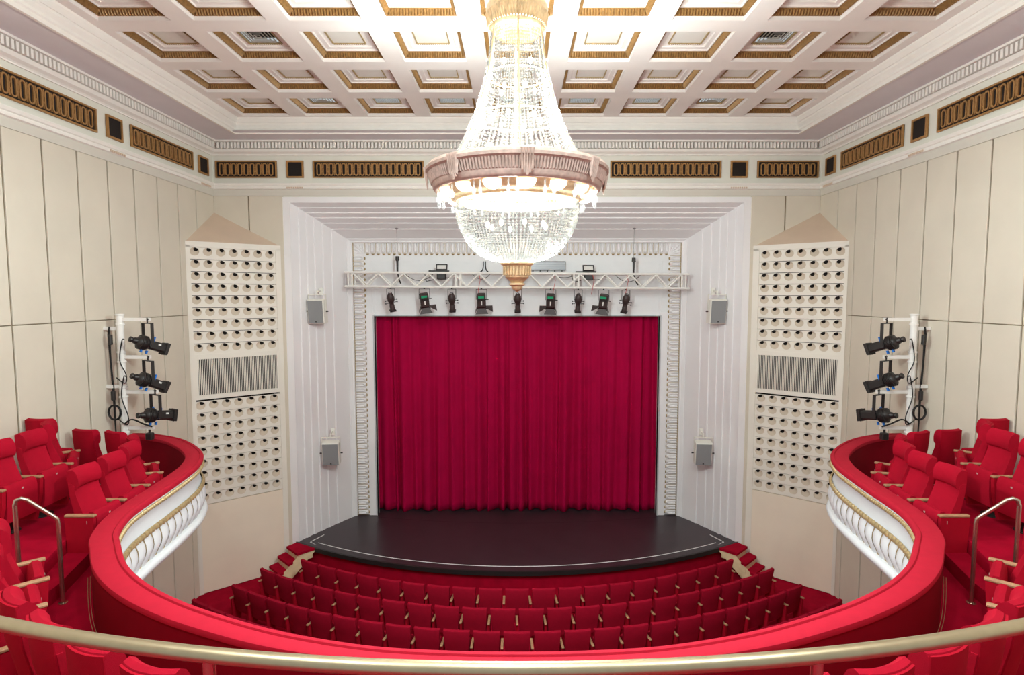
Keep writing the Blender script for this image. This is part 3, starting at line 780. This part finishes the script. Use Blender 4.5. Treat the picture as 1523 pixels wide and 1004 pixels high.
LC = ['red balcony seat at the end of the curved front row beside the stair rail foot', 'red balcony seat second from the stair rail in the curved front row', 'red balcony seat third from the stair rail in the curved front row', 'red balcony seat fourth from the stair rail in the curved front row',
      'red balcony seat fifth from the stair rail, showing its back across the brass handrail', 'red balcony seat sixth from the stair rail, curved back just under the handrail', 'red balcony seat seventh from the stair rail, curved back beside the handrail post']+['red balcony seat of the middle of the curved front row below the brass handrail']*3
for s in (-1, 1):
    for i, (x, y, f) in enumerate(ARC):
        out = -1 if s < 0 else 1
        e = 'both' if i == 0 else ('right' if -out == 1 else None)
        bseat(-s*x if s > 0 else x, y, HA, mir(s, f), LC[i], 'curved front row seats on both halves, place %d' % (i+1) if i < 7 else 'middle seats of the curved front row', e)
# stair rails
for s in (-1, 1):
    t = thing('stair_rail', 'bent steel stair rail with two posts beside the platform steps', 'handrail', (0,0,0), 0, 'bent stair rails')
    P = [(-4.93,5.95,HA+.001),(-4.93,5.95,-2.44),(-4.935,5.945,-2.39),(-4.96,5.93,-2.355),(-5.13,5.81,-2.13),(-5.165,5.785,-2.105),(-5.20,5.765,-2.12),(-5.21,5.76,-2.17)]
    a = MB().tube([(-s*x if s > 0 else x, y, H(z)) for x, y, z in P], .021, 12); a.build('rail', 'steel', t, True)
    MB().tube([(-s*-5.21 if s > 0 else -5.21, 5.76, H(-2.16)), (5.21*s, 5.76, H(HB2)+.001)], .021, 12).build('post', 'steel', t, True)
    for x, y, h in ((-4.93,5.95,HA),(-5.21,5.76,HB2)):
        MB().lathe([(0,.0),(.045,.0),(.045,.008),(.022,.012)], 14).build('foot_flange', 'steel', t, True, (s*-x, y, H(h)+.001))
# front handrail
t = thing('brass_handrail', 'long curved satin brass handrail on posts behind the curved front row', 'handrail')
pa = [math.radians(-31+62*i/48) for i in range(49)]
MB().tube([(RC*math.sin(a), HRY-RC*math.cos(a), H(-1.25)) for a in pa], .026, 14).build('rail', 'brass', t, True)
for x in (-1.075, 1.045, -2.75, 2.75):
    y = HRY-math.sqrt(RC*RC-x*x); MB().tube([(x, y, H(-2.3)+.001), (x, y, H(-1.26))], .021, 12).build('post', 'steel', t, True)
# thin cable on the parapet lining
for s in (-1, 1):
    P = [(-4.36,5.62,-2.86),(-4.34,5.58,-3.05),(-4.27,5.50,-3.22),(-4.10,5.33,-3.30),(-3.90,5.14,-3.315)]
    for dd in (0, .02):
        o = MB().tube(catmull([(s*-x-s*dd*-.5, y-dd, H(z)) for x, y, z in P], 5), .0025, 5).build('lining_cable', 'gilt_pale')
        tag(o, 'thin pale cable running down the inside of the red parapet lining', 'cable', 'cables on the parapet lining')

# ------------------------------------------------------------------ stalls seats
def stalls_parts():
    d = {}
    bk_ = [(-.09,.86),(-.035,.865),(-.02,.84),(.03,.50),(.05,.30),(.0,.29),(-.02,.30),(-.05,.55),(-.10,.835)]
    d['backrest'] = grid_loft(bk_, .243, 4, .02, .14, None, .29, .86).mesh('backrest', 'stalls_red', True)
    cu = [(.06,.24),(.15,.22),(.17,.40),(.165,.58),(.13,.61),(.09,.60),(.06,.42)]
    d['cushion'] = grid_loft(cu, .22, 2, 0.0).mesh('cushion', 'stalls_red', True)
    d['armrest'] = MB().bbox(-.024,.024,-.10,.22,.555,.58,.006).mesh('armrest', 'wood')
    sp = MB(); pr = [(-.06,.0),(.12,.0),(.16,.30),(.18,.555),(-.07,.555),(-.06,.30)]
    n = 6; sp.add([(-.02,y,z) for y,z in pr]+[(.02,y,z) for y,z in pr], [tuple(range(n)), tuple(range(n,2*n))[::-1]]+[(i,n+i,n+(i+1)%n,(i+1)%n) for i in range(n)])
    d['side_panel'] = sp.mesh('side_panel', 'seat_red_deep')
    return d
ST = stalls_parts()
for ri, (R_, n, nm) in enumerate(((9.885, 19, 'first'), (10.64, 22, 'second'), (11.40, 23, 'third'), (12.16, 25, 'fourth'))):
    for k in range(n):
        a = (k-(n-1)/2)*.5515/R_
        lb = 'red upholstered stalls seat in the %s row from the stage' % nm; g = 'stalls seats of the %s row' % nm
        if k in (0, n-1): lb = 'red upholstered stalls seat at an end of the %s row from the stage' % nm; g = 'end seats of the %s stalls row' % nm
        t = thing('stalls_chair', lb, 'chair', (R_*math.sin(a)*1.0, 21.36-R_*math.cos(a), 0), -a*-1, g)
        t.rotation_euler = (0, 0, a)
        link('backrest', ST['backrest'], t); link('cushion', ST['cushion'], t)
        for sx in ((-1,) if k < n-1 else (-1, 1)):
            link('armrest', ST['armrest'], t, (sx*.2757, 0, 0)); link('side_panel', ST['side_panel'], t, (sx*.2757, 0, 0))

# ------------------------------------------------------------------ chandelier
YC = 6.61; CS = 1.009
ch = thing('chandelier', 'huge gilt and crystal chandelier glowing under the coffered ceiling', 'chandelier', (0, YC, H(0)))
ch.scale = (CS, CS, CS)
CR = MB().lathe([(.20,3.25),(.30,3.23),(.335,3.19),(.345,3.15),(.34,3.11),(.345,3.09),(.33,3.05),(.30,2.97),(.295,2.93),(.285,2.92)], 48); CR.build('crown', 'gilt_light', ch, True)
mb = MB()
for k in range(60):
    a = 2*PI*k/60; mb.M = RZ(a); mb.add([(.343,-.010,3.10),(.343,.010,3.10),(.305,.010,2.96),(.305,-.010,2.96),(.352,0,3.09),(.325,0,2.97)], [(0,1,4),(1,2,5,4),(3,0,4,5),(2,3,5)])
mb.build('crown_leaves', 'gilt_light', ch)
for k in range(6):                                        # scroll brackets up to the stem
    mb = MB(); mb.M = RZ(2*PI*k/6+.3); P = []
    for i in range(28):
        q = i/27; a = q*PI*3.2; r = .085*(1-q*.75); P.append((.19-r*math.cos(a)*.9+.02, 0, 3.315+r*math.sin(a)))
    mb.tube(P, [.024-.010*i/27 for i in range(28)], 8).tube([(.12,0,3.30),(.09,0,3.42),(.05,0,3.55),(.02,0,3.65)], .016, 6); mb.build('scroll', 'gilt_rose', ch, True)
MB().lathe([(.0,3.2),(.03,3.2),(.03,3.55),(.05,3.6),(.03,3.65),(.018,3.7),(.018,4.10),(.09,4.12),(.12,4.16),(.12,4.18),(0,4.18)], 20).build('stem', 'gilt_rose', ch, True)
UP = catmull([(.285,2.92),(.293,2.80),(.315,2.63),(.342,2.48),(.383,2.32),(.450,2.09),(.525,1.89),(.605,1.715),(.70,1.55),(.79,1.43)], 8)
LO = catmull([(.672,1.075),(.690,.975),(.672,.85),(.630,.735),(.555,.60),(.46,.50),(.33,.43),(.19,.385)], 8)
def resample(P, step):
    out = [P[0]]; acc = 0
    for a, b in zip(P, P[1:]):
        L_ = math.hypot(b[0]-a[0], b[1]-a[1]); acc += L_
        if acc >= step: out.append(b); acc = 0
    return out
def respace(P, step):
    L_ = [0]
    for a, b in zip(P, P[1:]): L_.append(L_[-1]+math.hypot(b[0]-a[0], b[1]-a[1]))
    n = int(L_[-1]/step); out = []; j = 0
    for i in range(n+1):
        d = L_[-1]*i/n
        while j < len(L_)-2 and L_[j+1] < d: j += 1
        u = (d-L_[j])/(L_[j+1]-L_[j]+1e-9); a, b = P[j], P[j+1]; out.append((a[0]+(b[0]-a[0])*u, a[1]+(b[1]-a[1])*u))
    return out
def bead(mb, x, y, z, rx, rz, a):
    c_, s_ = math.cos(a), math.sin(a)
    vs = [(x,y,z+rz),(x,y,z-rz)]+[(x+rx*(c_*p-s_*q), y+rx*(s_*p+c_*q), z) for p, q in ((1,0),(0,1),(-1,0),(0,-1))]
    mb.add(vs, [(0,2,3),(0,3,4),(0,4,5),(0,5,2),(1,3,2),(1,4,3),(1,5,4),(1,2,5)])
def strands(P, n, step, rmax, gapk, nm, rnd):
    mb = MB(); Q = respace(P, step)
    for k in range(n):
        a = 2*PI*k/n+rnd.uniform(-.006, .006)
        if gapk and k % gapk == 0: continue
        for r, z in Q:
            w = min(rmax, r*PI/n*.95); r2 = r+rnd.uniform(-.006, .006)
            bead(mb, r2*math.cos(a), r2*math.sin(a), z+rnd.uniform(-.004, .004), w, step*.52, a+rnd.uniform(-.3, .3))
    o = mb.build(nm, 'crystal', ch); o['kind'] = 'stuff'
rnd = random.Random(5)
strands(UP, 84, .036, .018, 14, 'crystal_strands', rnd)
strands(LO, 92, .034, .019, 0, 'crystal_bowl_strands', rnd)
MB().lathe([(.78,1.44),(.90,1.46),(1.0,1.43),(1.03,1.39),(1.025,1.36),(.99,1.34),(.965,1.30),(.955,1.24),(.945,1.19),(.925,1.165),(.90,1.16),(.86,1.20),(.74,1.20)], 96).build('main_ring', 'gilt_rose', ch, True)
mb = MB()
for k in range(180):
    mb.M = RZ(2*PI*k/180); mb.add([(.995,-.013,1.345),(.995,.013,1.345),(.957,.012,1.235),(.957,-.012,1.235),(1.005,0,1.34),(.972,0,1.245)], [(0,1,4),(1,2,5,4),(3,0,4,5),(2,3,5)])
mb.build('ring_leaves', 'gilt_rose', ch)['kind'] = 'stuff'
for k in range(8):
    mb = MB(); mb.M = RZ(-PI/2+.10+2*PI*k/8)
    for q in range(5):
        u = (q-2)*.028; mb.add([(1.0,u-.016,1.42),(1.0,u+.016,1.42),(1.0,u*.8+.013,1.20-.02*(2-abs(q-2))),(1.0,u*.8-.013,1.20-.02*(2-abs(q-2))),(1.05,u,1.41),(1.015,u*.8,1.22)], [(0,1,4),(1,2,5,4),(3,0,4,5),(2,3,5)])
    mb.build('cartouche', 'gilt_rose', ch)
MB().lathe([(.86,1.20),(.82,1.12),(.75,1.085),(.70,1.075),(.69,1.055),(.665,1.05)], 72).build('lamp_band', 'gilt_light', ch, True)
dm = MB(); prof_ = [(.105*math.cos(q), -.085*math.sin(q)) for q in [PI/2*i/6 for i in range(7)]]
dm.lathe(prof_, 20)
m_dome = dm.mesh('lamp_dome', 'dome_glow', 'all')
dr = MB(); dr.lathe([(0,.0),(.008,-.01),(.012,-.03),(.008,-.045),(.006,-.06),(.018,-.10),(.022,-.125),(.012,-.155),(0,-.165)], 8); m_drop = dr.mesh('crystal_drop', 'crystal_clear', 'all')
for k in range(15):
    a = -PI/2+math.radians(6.4)+2*PI*k/15
    o = link('lamp_dome', m_dome, ch, (.80*math.cos(a), .80*math.sin(a), 1.155)); o.rotation_euler = (0, math.radians(-24), a) if False else (0, 0, a)
    a += PI/15; link('crystal_drop', m_drop, ch, (.875*math.cos(a), .875*math.sin(a), 1.165))
    link('crystal_drop', m_drop, ch, (.90*math.cos(a+.1), .90*math.sin(a+.1), 1.16))
for k in range(6):
    mb = MB(); a = -PI/2+.045+2*PI*k/6; mb.M = RZ(a)
    mb.tube([(r+.012, 0, z) for r, z in UP[::3]], .011, 6); mb.build('gilt_rib', 'gilt_light', ch, True)
for r, z in ((.355, 2.44), (.49, 1.98)): MB().lathe([(r-.02,z+.008),(r-.008,z),(r-.02,z-.008)], 48).build('inner_hoop', 'gilt_light', ch, True)
MB().lathe([(.10,.40),(.175,.395),(.19,.375),(.185,.355),(.16,.345),(.155,.32),(.15,.27),(.135,.225),(.135,.21),(.115,.195),(.085,.165),(.07,.148),(.09,.14),(.092,.125),(.07,.115),(.06,.085),(.04,.065),(.015,.05),(0,.04)], 32).build('finial', 'gilt_light', ch, True)
mb = MB()
for k in range(28):
    mb.M = RZ(2*PI*k/28); mb.box(.135, .163, -.008, .008, .235, .335)
mb.build('finial_flutes', 'gilt_light', ch)
bl = MB(); bl.lathe([(0,.045),(.02,.035),(.03,.01),(.026,-.02),(.012,-.05),(0,-.055)], 10); bl.v = [(x*.7, y*.7, z*.7) for x, y, z in bl.v]; m_bulb = bl.mesh('bulb', 'bulb', 'all')
for r, z, n in ((.15,2.62,4),(.20,2.30,5),(.28,1.98,6),(.40,1.62,9),(.34,.80,8)):
    for k in range(n):
        a = 2*PI*(k+.3)/n+z; link('bulb', m_bulb, ch, (r*math.cos(a), r*math.sin(a), z))
def plight(x, y, z, w, r):
    l = bpy.data.lights.new('chandelier_light', 'POINT'); l.energy = w; l.shadow_soft_size = r; l.color = (.87, 1.0, 1.0)
    o = bpy.data.objects.new('chandelier_light', l); COL.objects.link(o); o.parent = ch; o.location = (x, y, z)
for z, w in ((2.30, 55), (1.98, 160), (1.64, 310)): plight(0, 0, z, w, .16)
plight(0, 0, .78, 430, .2)

# ------------------------------------------------------------------ lighting truss over the stage
TY = 15.22
def tz(x): return .405-.006*x
tr = thing('lighting_truss', 'long white box truss hanging on wires across the proscenium', 'truss')
XT = 4.55
for yy in (TY-.145, TY+.145):
    for dz in (.185, -.185):
        MB().tube([(-XT, yy, H(tz(-XT)+dz)), (XT, yy, H(tz(XT)+dz))], .031, 8).build('chord', 'truss_white', tr, True)
    n = 34; seg_ = [(-XT+.16+(2*XT-.32)*i/n) for i in range(n+1)]
    # zig-zag web
    web = MB(); m = 26; xs_ = [-XT+.22+(2*XT-.44)*i/m for i in range(m+1)]
    for i in range(m):
        a = .17 if i % 2 == 0 else -.17
        web.tube([(xs_[i], yy, H(tz(xs_[i])+a)), (xs_[i+1], yy, H(tz(xs_[i+1])-a))], .021, 6)
    web.build('web_bar', 'truss_white', tr, True)
    for x in (-XT+.10, -XT+.20, -1.62, -1.50, 1.50, 1.62, XT-.20, XT-.10):
        MB().tube([(x, yy, H(tz(x)-.185)), (x, yy, H(tz(x)+.185))], .023, 6).build('upright', 'truss_white', tr, True)
for x in (-XT+.1, XT-.1, -1.56, 1.56):
    for dz in (.185, -.185): MB().tube([(x, TY-.145, H(tz(x)+dz)), (x, TY+.145, H(tz(x)+dz))], .015, 6).build('cross_bar', 'truss_white', tr, True)
for x in (-3.18, 3.10):
    MB().tube([(x, TY, H(tz(x)+.60)), (x, TY, H(1.80))], .007, 6).build('wire', 'grey_steel', tr)
    h_ = MB(); h_.M = T(x, TY, H(tz(x))); h_.lathe([(0,.62),(.05,.62),(.055,.52),(.03,.50),(.025,.22),(.04,.20),(.04,.17),(0,.17)], 10); h_.tube([(0,0,.2),(.05,-.05,.0),(.10,-.1,-.1)], .02, 6)
    h_.build('hoist', 'black_metal', tr, True)
    MB().lathe([(0,0),(.06,0),(.05,-.02),(.02,-.05),(0,-.05)], 10).build('wire_anchor', 'grey_steel', tr, True, (x, TY, H(1.80)))
cb = MB()
for (x0, x1, sag) in ((-3.0,-2.2,.2),(-2.0,-1.7,.12),(-1.2,-.7,.15),(.9,1.6,.1),(1.8,2.4,.15),(2.6,3.3,.2)):
    cb.tube([(x0+(x1-x0)*i/10, TY-.02, H(tz(x0)+.18-sag*4*(i/10)*(1-i/10))) for i in range(11)], .008, 5)
cb.build('cable_run', 'black_rubber', tr, True)
cb = MB()
for x in (-1.0, .98, 2.0, 2.9):
    cb.tube([(x, TY-.12, H(tz(x)+.16)), (x+.03, TY-.17, H(tz(x))), (x-.02, TY-.17, H(tz(x)-.25)), (x-.03, TY-.1, H(tz(x)-.36))], .007, 5)
cb.build('red_lead', 'cable_red', tr, True)
mb = MB()                                                  # supply cable dropping behind the chandelier
for s in (-1, 1): mb.tube(catmull([(-.90+s*.03,YP-.03,H(.95)),(-.90+s*.035,YP-.035,H(.78)),(-.90+s*.08,YP-.06,H(.68)),(-.90+s*.22,YP-.2,H(.63)),(-.90+s*.75,TY+.1,H(.60))], 6), .016, 6)
mb.build('supply_cable', 'black_rubber', tr, True)
def yoke(mb, w, z0, z1, r=.010):
    mb.tube([(-w,0,z1),(-w,0,z0),(w,0,z0),(w,0,z1)], r, 6)
def profile_spot(x, tilt, twist, label, group):
    t = thing('profile_spotlight', label, 'spotlight', (x, TY-.145, H(tz(x)-.21)), 0, group)
    mb = MB(); yoke(mb, .105, -.03, -.30); mb.tube([(0,0,.03),(0,0,-.03)], .02, 8); mb.build('yoke', 'black_metal', t, True)
    M = T(0,0,-.30) @ RY(-twist*.6) @ RZ(twist) @ RX(tilt)
    b = MB(); b.M = M; b.lathe([(0,.16),(.05,.15),(.085,.10),(.095,.03),(.09,-.05),(.065,-.09),(.06,-.13)], 16); b.build('lamp_house', 'lamp_dark', t, True)
    b = MB(); b.M = M; b.lathe([(.06,-.12),(.058,-.16),(.066,-.17),(.07,-.32),(.062,-.32),(.05,-.30),(0,-.28)], 14); b.build('lens_tube', 'lamp_dark', t, True)
    b = MB(); b.M = M; b.bbox(-.085,.085,-.085,.085,-.345,-.30,.01); b.build('gel_frame', 'black_metal', t)
    b = MB(); b.M = M
    for sx in (-1, 1):
        for zz in (-.03, -.10): b.tube([(sx*.07,0,zz),(sx*.14,0,zz)], .009, 6).tube([(sx*.14,0,zz),(sx*.165,0,zz)], .02, 8)
    b.build('knob', 'black_metal', t, True)
    b = MB(); b.M = M; P = [(.05*math.cos(q), -.02, .14+.06*math.sin(q)) for q in [PI*i/8 for i in range(9)]]; b.tube(P, .009, 6); b.build('handle', 'black_metal', t, True)
def fresnel_spot(x, tilt, twist, flip, label, group):
    t = thing('barn_door_spotlight', label, 'spotlight', (x, TY-.145, H(tz(x)-.21)), 0, group)
    mb = MB(); yoke(mb, .14, -.03, -.30); mb.tube([(0,0,.03),(0,0,-.03)], .02, 8); mb.build('yoke', 'black_metal', t, True)
    M = T(0,0,-.30) @ RY(-twist*.6) @ RZ(twist) @ RX(tilt)
    b = MB(); b.M = M; b.bbox(-.115,.115,-.11,.11,-.20,.16,.03); b.build('lamp_house', 'lamp_dark', t)
    b = MB(); b.M = M; b.box(-.085,.07,-.116,-.109,.07,.125); b.build('green_label', 'label_green', t)
    b = MB(); b.M = M; b.box(-.015,.015,-.115,-.109,-.12,-.01); b.build('white_sticker', 'label_white', t)
    b = MB(); b.M = M
    for k in range(5): b.box(-.10,.10,-.118,-.108,.045-.0-.02*k*.0+.012*k-.05,.050+.012*k-.05)
    b.build('cooling_fin', 'black_metal', t)
    def flap(pts):
        f = MB(); f.M = M; a = [Vector(p) for p in pts]; n_ = (a[1]-a[0]).cross(a[2]-a[0]).normalized()*.006
        f.add([tuple(p) for p in a]+[tuple(p+n_) for p in a], [(0,1,2,3),(7,6,5,4),(0,4,5,1),(1,5,6,2),(2,6,7,3),(3,7,4,0)]); f.build('barn_door', 'lamp_dark', t)
    flap([(-.10,-.11,-.21),(.10,-.11,-.21),(.17,-.17,-.35),(-.17,-.17,-.35)])
    flap([(-.10,.11,-.21),(.10,.11,-.21),(.15,.17,-.33),(-.15,.17,-.33)])
    flap([(flip*.115,-.10,-.20),(flip*.115,.10,-.20),(flip*.29,.15,-.22),(flip*.29,-.15,-.30)])
    flap([(-flip*.115,-.10,-.20),(-flip*.115,.10,-.20),(-flip*.17,.13,-.34),(-flip*.17,-.13,-.34)])
    b = MB(); b.M = M; b.tube([(.115,0,0),(.19,0,0)], .012, 6).lathe([(0,0)], 3) if False else b.tube([(.115,0,0),(.19,0,0)], .014, 6); b.build('knob', 'black_metal', t)
def X_at(px): return (px-769)/846.1*15.02
lbl_p = 'black profile spotlight clamped under the white truss'
for px_, tw in ((581,.35),(672,.05),(770,0),(860,-.02),(931,-.35)):
    profile_spot(X_at(px_), .35, tw, {581:'black profile spotlight at a truss end beside a barn door lamp, turned inwards', 931:'black profile spotlight at a truss end beside a barn door lamp, turned inwards', 770:'black profile spotlight right under the chandelier finial'}.get(px_, 'black profile spotlight between two barn door lamps on the truss'),
        {581:'end profile spotlights', 931:'end profile spotlights'}.get(px_, None if px_ == 770 else 'inner profile spotlights'))
for px_, tw, fl in ((631,.2,1),(716,.06,1),(819,-.06,-1),(898,-.2,-1)):
    fresnel_spot(X_at(px_), .30, tw, fl, 'black barn door spotlight with green label, next to a truss end lamp' if px_ in (631, 898) else 'black barn door spotlight with green label, nearer the chandelier finial', 'outer barn door spotlights' if px_ in (631, 898) else 'inner barn door spotlights')
for px_ in (656, 876):
    x = X_at(px_); t = thing('work_lamp', 'small floodlight with black frame lying on top of the truss', 'work lamp', (x, TY, H(tz(x)+.215)), 0, 'floodlights on the truss')
    MB().box(-.34,.20,-.06,.06,0,.045).build('mount', 'black_metal', t)
    f = MB(); f.M = T(0,0,.05) @ RX(-.5)
    f.box(-.15,.15,-.03,.03,0,.02).box(-.15,.15,-.03,.03,.15,.17).box(-.15,-.125,-.03,.03,.02,.15).box(.125,.15,-.03,.03,.02,.15); f.build('frame', 'black_metal', t)
    f = MB(); f.M = T(0,0,.05) @ RX(-.5); f.box(-.125,.125,-.01,.02,.02,.15); f.build('glass', 'label_white', t)
    MB().tube([(-.3,0,.02),(-.45,0,-.06),(-.4,-.03,-.25),(-.2,0,-.2)], .012, 6).build('lead', 'black_rubber', t, True)
    MB().bbox(-.12,.12,-.10,.10,-.20,-.02,.02).build('ballast', 'black_metal', t)
t = thing('ribbed_metal_box', 'ribbed grey metal box on the header wall, partly behind the chandelier finial', 'box', (0, YP, 0))
MB().bbox(.30,1.335,-.16,-.002,H(.70),H(.95),.012).build('housing', 'aluminium', t)
mb = MB()
for h in (.75,.81,.87): mb.box(.31,1.325,-.172,-.158,H(h),H(h)+.025)
mb.build('rib', 'grey_steel', t)
mb = MB()
for k in range(5): mb.box(.42+k*.2,.45+k*.2,-.14,-.09,H(.66),H(.70))
mb.build('foot', 'black_metal', t)

# ------------------------------------------------------------------ wall loudspeakers
def speaker(x, y, h, yaw, tilt, label, group):
    t = thing('wall_speaker', label, 'speaker', (x, y, H(h)), yaw, group)
    M = RX(tilt); s_ = -1 if x < 0 else 1
    b = MB(); b.M = M; b.bbox(-.215,.215,-.10,.13,-.31,.31,.015); b.build('cabinet', 'speaker_white', t)
    b = MB(); b.M = M; b.box(-.195,.195,-.108,-.098,-.29,.28); b.build('grille', 'speaker_grille', t)
    b = MB(); b.M = M; b.box(-.018,.018,-.112,-.106,-.27,-.235); b.build('badge', 'black_metal', t)
    b = MB(); b.box(-.235,-.225,-.02,.03,.0,.42).box(.225,.235,-.02,.03,.0,.42).box(-.235,.235,-.02,.03,.41,.425); b.build('bracket', 'speaker_white', t)
    for q in (-1, 1):
        b = MB(); b.tube([(q*.235,0,0),(q*.29,0,0)], .018, 8); b.build('knob', 'black_metal', t, True)
    b = MB(); b.tube([(0,0,.425),(0,.0,.52)], .025, 8).tube([(0,0,.50),(0,.30,.52)], .018, 8).bbox(-.05,.05,.22,.25,.42,.60,.005); b.build('wall_arm', 'speaker_white', t, True)
for s in (-1, 1):
    speaker(s*5.06, 14.42, -.39, s*.12, .10, 'white wall speaker with grey grille high on the splayed jamb', 'upper wall speakers')
    speaker(s*4.86, 14.62, -4.10, s*-.10, .16, 'white wall speaker with grey grille low on the splayed jamb', 'lower wall speakers')

# ------------------------------------------------------------------ spotlight poles on the balcony
def ellipsoidal(parent_x, s, y, h, tilt, face, label, group):
    t = thing('theatre_spotlight', label, 'spotlight', (parent_x, y, H(h)), 0, group)
    M = RZ(face) @ RX(tilt) @ Matrix.Diagonal((1.15, .80, 1.15, 1.0))         # beam along local +y
    M0 = M @ RX(-PI/2)               # lathe axis z -> y
    b = MB(); b.M = M0; b.lathe([(0,-.27),(.05,-.26),(.09,-.21),(.105,-.15),(.105,-.06),(.09,-.02),(.075,.0)], 18); b.build('reflector_housing', 'black_metal', t, True)
    b = MB(); b.M = M0
    for k in range(5): b.lathe([(.10,-.20+k*.03),(.113,-.195+k*.03),(.113,-.185+k*.03),(.10,-.18+k*.03)], 18)
    b.build('cooling_fin', 'black_metal', t, True)
    b = MB(); b.M = M0; b.lathe([(0,-.40),(.04,-.40),(.045,-.37),(.032,-.34),(.05,-.30),(.05,-.25)], 12); b.build('lamp_cap', 'black_metal', t, True)
    b = MB(); b.M = M; b.bbox(-.07,.07,-.01,.36,-.07,.07,.025); b.build('lens_barrel', 'black_metal', t)
    b = MB(); b.M = M; b.bbox(-.095,.095,.33,.36,-.095,.095,.012).bbox(-.095,.095,.39,.41,-.095,.095,.012).box(-.09,-.075,.35,.40,-.09,.09).box(.075,.09,.35,.40,-.09,.09); b.build('gel_frame', 'black_metal', t)
    b = MB(); b.M = M; b.box(.07,.074,.16,.22,.02,.045); b.build('white_sticker', 'label_white', t)
    b = MB(); b.M = M
    b.tube([(.09,.0,.0),(.12,.0,.0)], .05, 12); b.build('pivot_disc', 'black_metal', t, True)
    b = MB(); b.M = M; b.tube([(-.09,.0,.0),(-.12,.0,.0)], .05, 12); b.build('pivot_disc', 'black_metal', t, True)
    b = MB(); b.M = M; b.box(.10,.125,-.01,.02,.03,.12).box(-.125,-.10,-.01,.02,.03,.12).box(-.02,.02,.0,.03,-.15,-.10).box(-.02,.02,-.12,-.09,-.15,-.10); b.build('blue_lever', 'knob_blue', t)
    b = MB(); b.M = RZ(face)
    for q in (-1, 1): b.box(q*.146-.006, q*.146+.006, -.026, .026, -.02, .37)
    b.box(-.152,.152,-.026,.026,.365,.378); b.build('yoke', 'black_metal', t)
    b = MB(); b.M = RZ(face); b.tube([(0,0,.37),(0,0,.44)], .014, 6).tube([(-.03,0,.44),(0,0,.46),(.03,0,.44)], .012, 6); b.build('hook_clamp', 'black_metal', t, True)
    return t
for s in (-1, 1):
    PX, PY = s*7.07, 10.12
    t = thing('spotlight_pole', 'white spotlight pole with side arms and black cables against the cream wall', 'pole', (PX, PY, H(HA)), 0, 'white spotlight poles')
    def L(x, y, h): return (x-PX, y-PY, h-HA)
    MB().tube([L(PX,PY,HA+.001), L(PX,PY,-.36)], .058, 16).build('pole', 'truss_white', t, True)
    MB().lathe([(0,0.001),(.18,0.001),(.18,.02),(.06,.03)], 18).build('base_plate', 'truss_white', t, True)
    for h, xl in ((-.42, 6.53), (-1.09, 6.55), (-1.72, 6.45), (-2.37, 6.55)):
        b = MB(); b.add([], []); a = L(PX, PY, h); e = L(s*xl, PY-.06, h-.01)
        b.box(*sorted((a[0], e[0])), a[1]-.02, a[1]+.02, a[2]-.03, a[2]+.03); b.build('side_arm', 'truss_white', t)
        b = MB(); b.M = T(*a); b.lathe([(.056,-.10),(.075,-.10),(.075,-.075),(.062,-.07),(.062,.07),(.075,.075),(.075,.10),(.056,.10)], 14); b.build('collar', 'truss_white', t, True)
    for h in (-.58, -1.62, -2.6):
        b = MB(); a = L(s*XW*.995, PY-.02, h); b.box(*sorted((0, a[0])), -.02, .02, a[2]-.03, a[2]+.03); b.build('wall_bracket', 'truss_white', t)
    b = MB(); q = -s
    b.tube([L(PX+s*.16,PY-.05,-.55), L(PX+s*.20,PY-.03,-.7), L(PX+s*.19,PY,-1.6), L(PX+s*.17,PY,-2.6)], .012, 6)
    b.tube(catmull([L(PX+s*.14,PY-.07,-.6), L(PX+s*.15,PY-.06,-1.2), L(PX+s*.12,PY-.06,-1.8), L(PX+s*.14,PY-.06,-2.6)], 5), .009, 6)
    for h0, h1 in ((-.75,-1.45),(-1.40,-2.2)):
        b.tube(catmull([L(PX-s*.28,PY-.32,h0), L(PX-s*.08,PY-.09,h0-.05), L(PX-s*.02,PY-.08,h0-.4), L(PX-s*.12,PY-.08,h1+.05), L(PX-s*.10,PY-.09,h1-.1), L(PX+s*.05,PY-.09,h1)], 6), .009, 6)
    b.tube([(L(PX+s*.12,0,0)[0]+.11*math.cos(k*PI/8), -.08, L(0,0,-2.08)[2]+.13*math.sin(k*PI/8)) for k in range(17)], .018, 6)
    b.tube(catmull([L(PX-s*.05,PY-.08,-2.28), L(PX-s*.2,PY-.1,-2.2), L(PX-s*.4,PY-.1,-2.28), L(PX-s*.55,PY-.1,-2.33)], 6), .014, 6)
    b.build('cable', 'black_rubber', t, True)
    for h in (-.78, -1.78):
        b = MB(); b.bbox(*sorted((PX+s*.11-PX, PX+s*.17-PX)), -.10, -.03, h-HA-.09, h-HA+.09, .015)
        b.build('plug', 'black_metal', t)
    fc = s*.52
    ellipsoidal(s*6.57, s, PY-.02, -.86, -.36, fc, 'black theatre spotlight on the top arm of the white pole', 'top pole spotlights')
    ellipsoidal(s*6.59, s, PY-.02, -1.53, -.46, fc, 'black theatre spotlight on the middle arm of the white pole', 'middle pole spotlights')
    ellipsoidal(s*6.49, s, PY-.02, -2.14, -.16, fc, 'black theatre spotlight on the lowest full arm just above the red parapet', 'lower pole spotlights')
    t2_ = thing('small_black_lamp', 'small black lamp on the bottom pole arm behind the red parapet', 'lamp', (s*6.62, PY-.02, H(-2.46)), 0, 'bottom pole lamps')
    b = MB(); b.bbox(-.06,.06,-.05,.05,-.13,.0,.015); b.build('body', 'black_metal', t2_)
    b = MB(); b.tube([(0,0,.0),(0,0,.06)], .02, 8); b.build('clamp', 'black_metal', t2_)
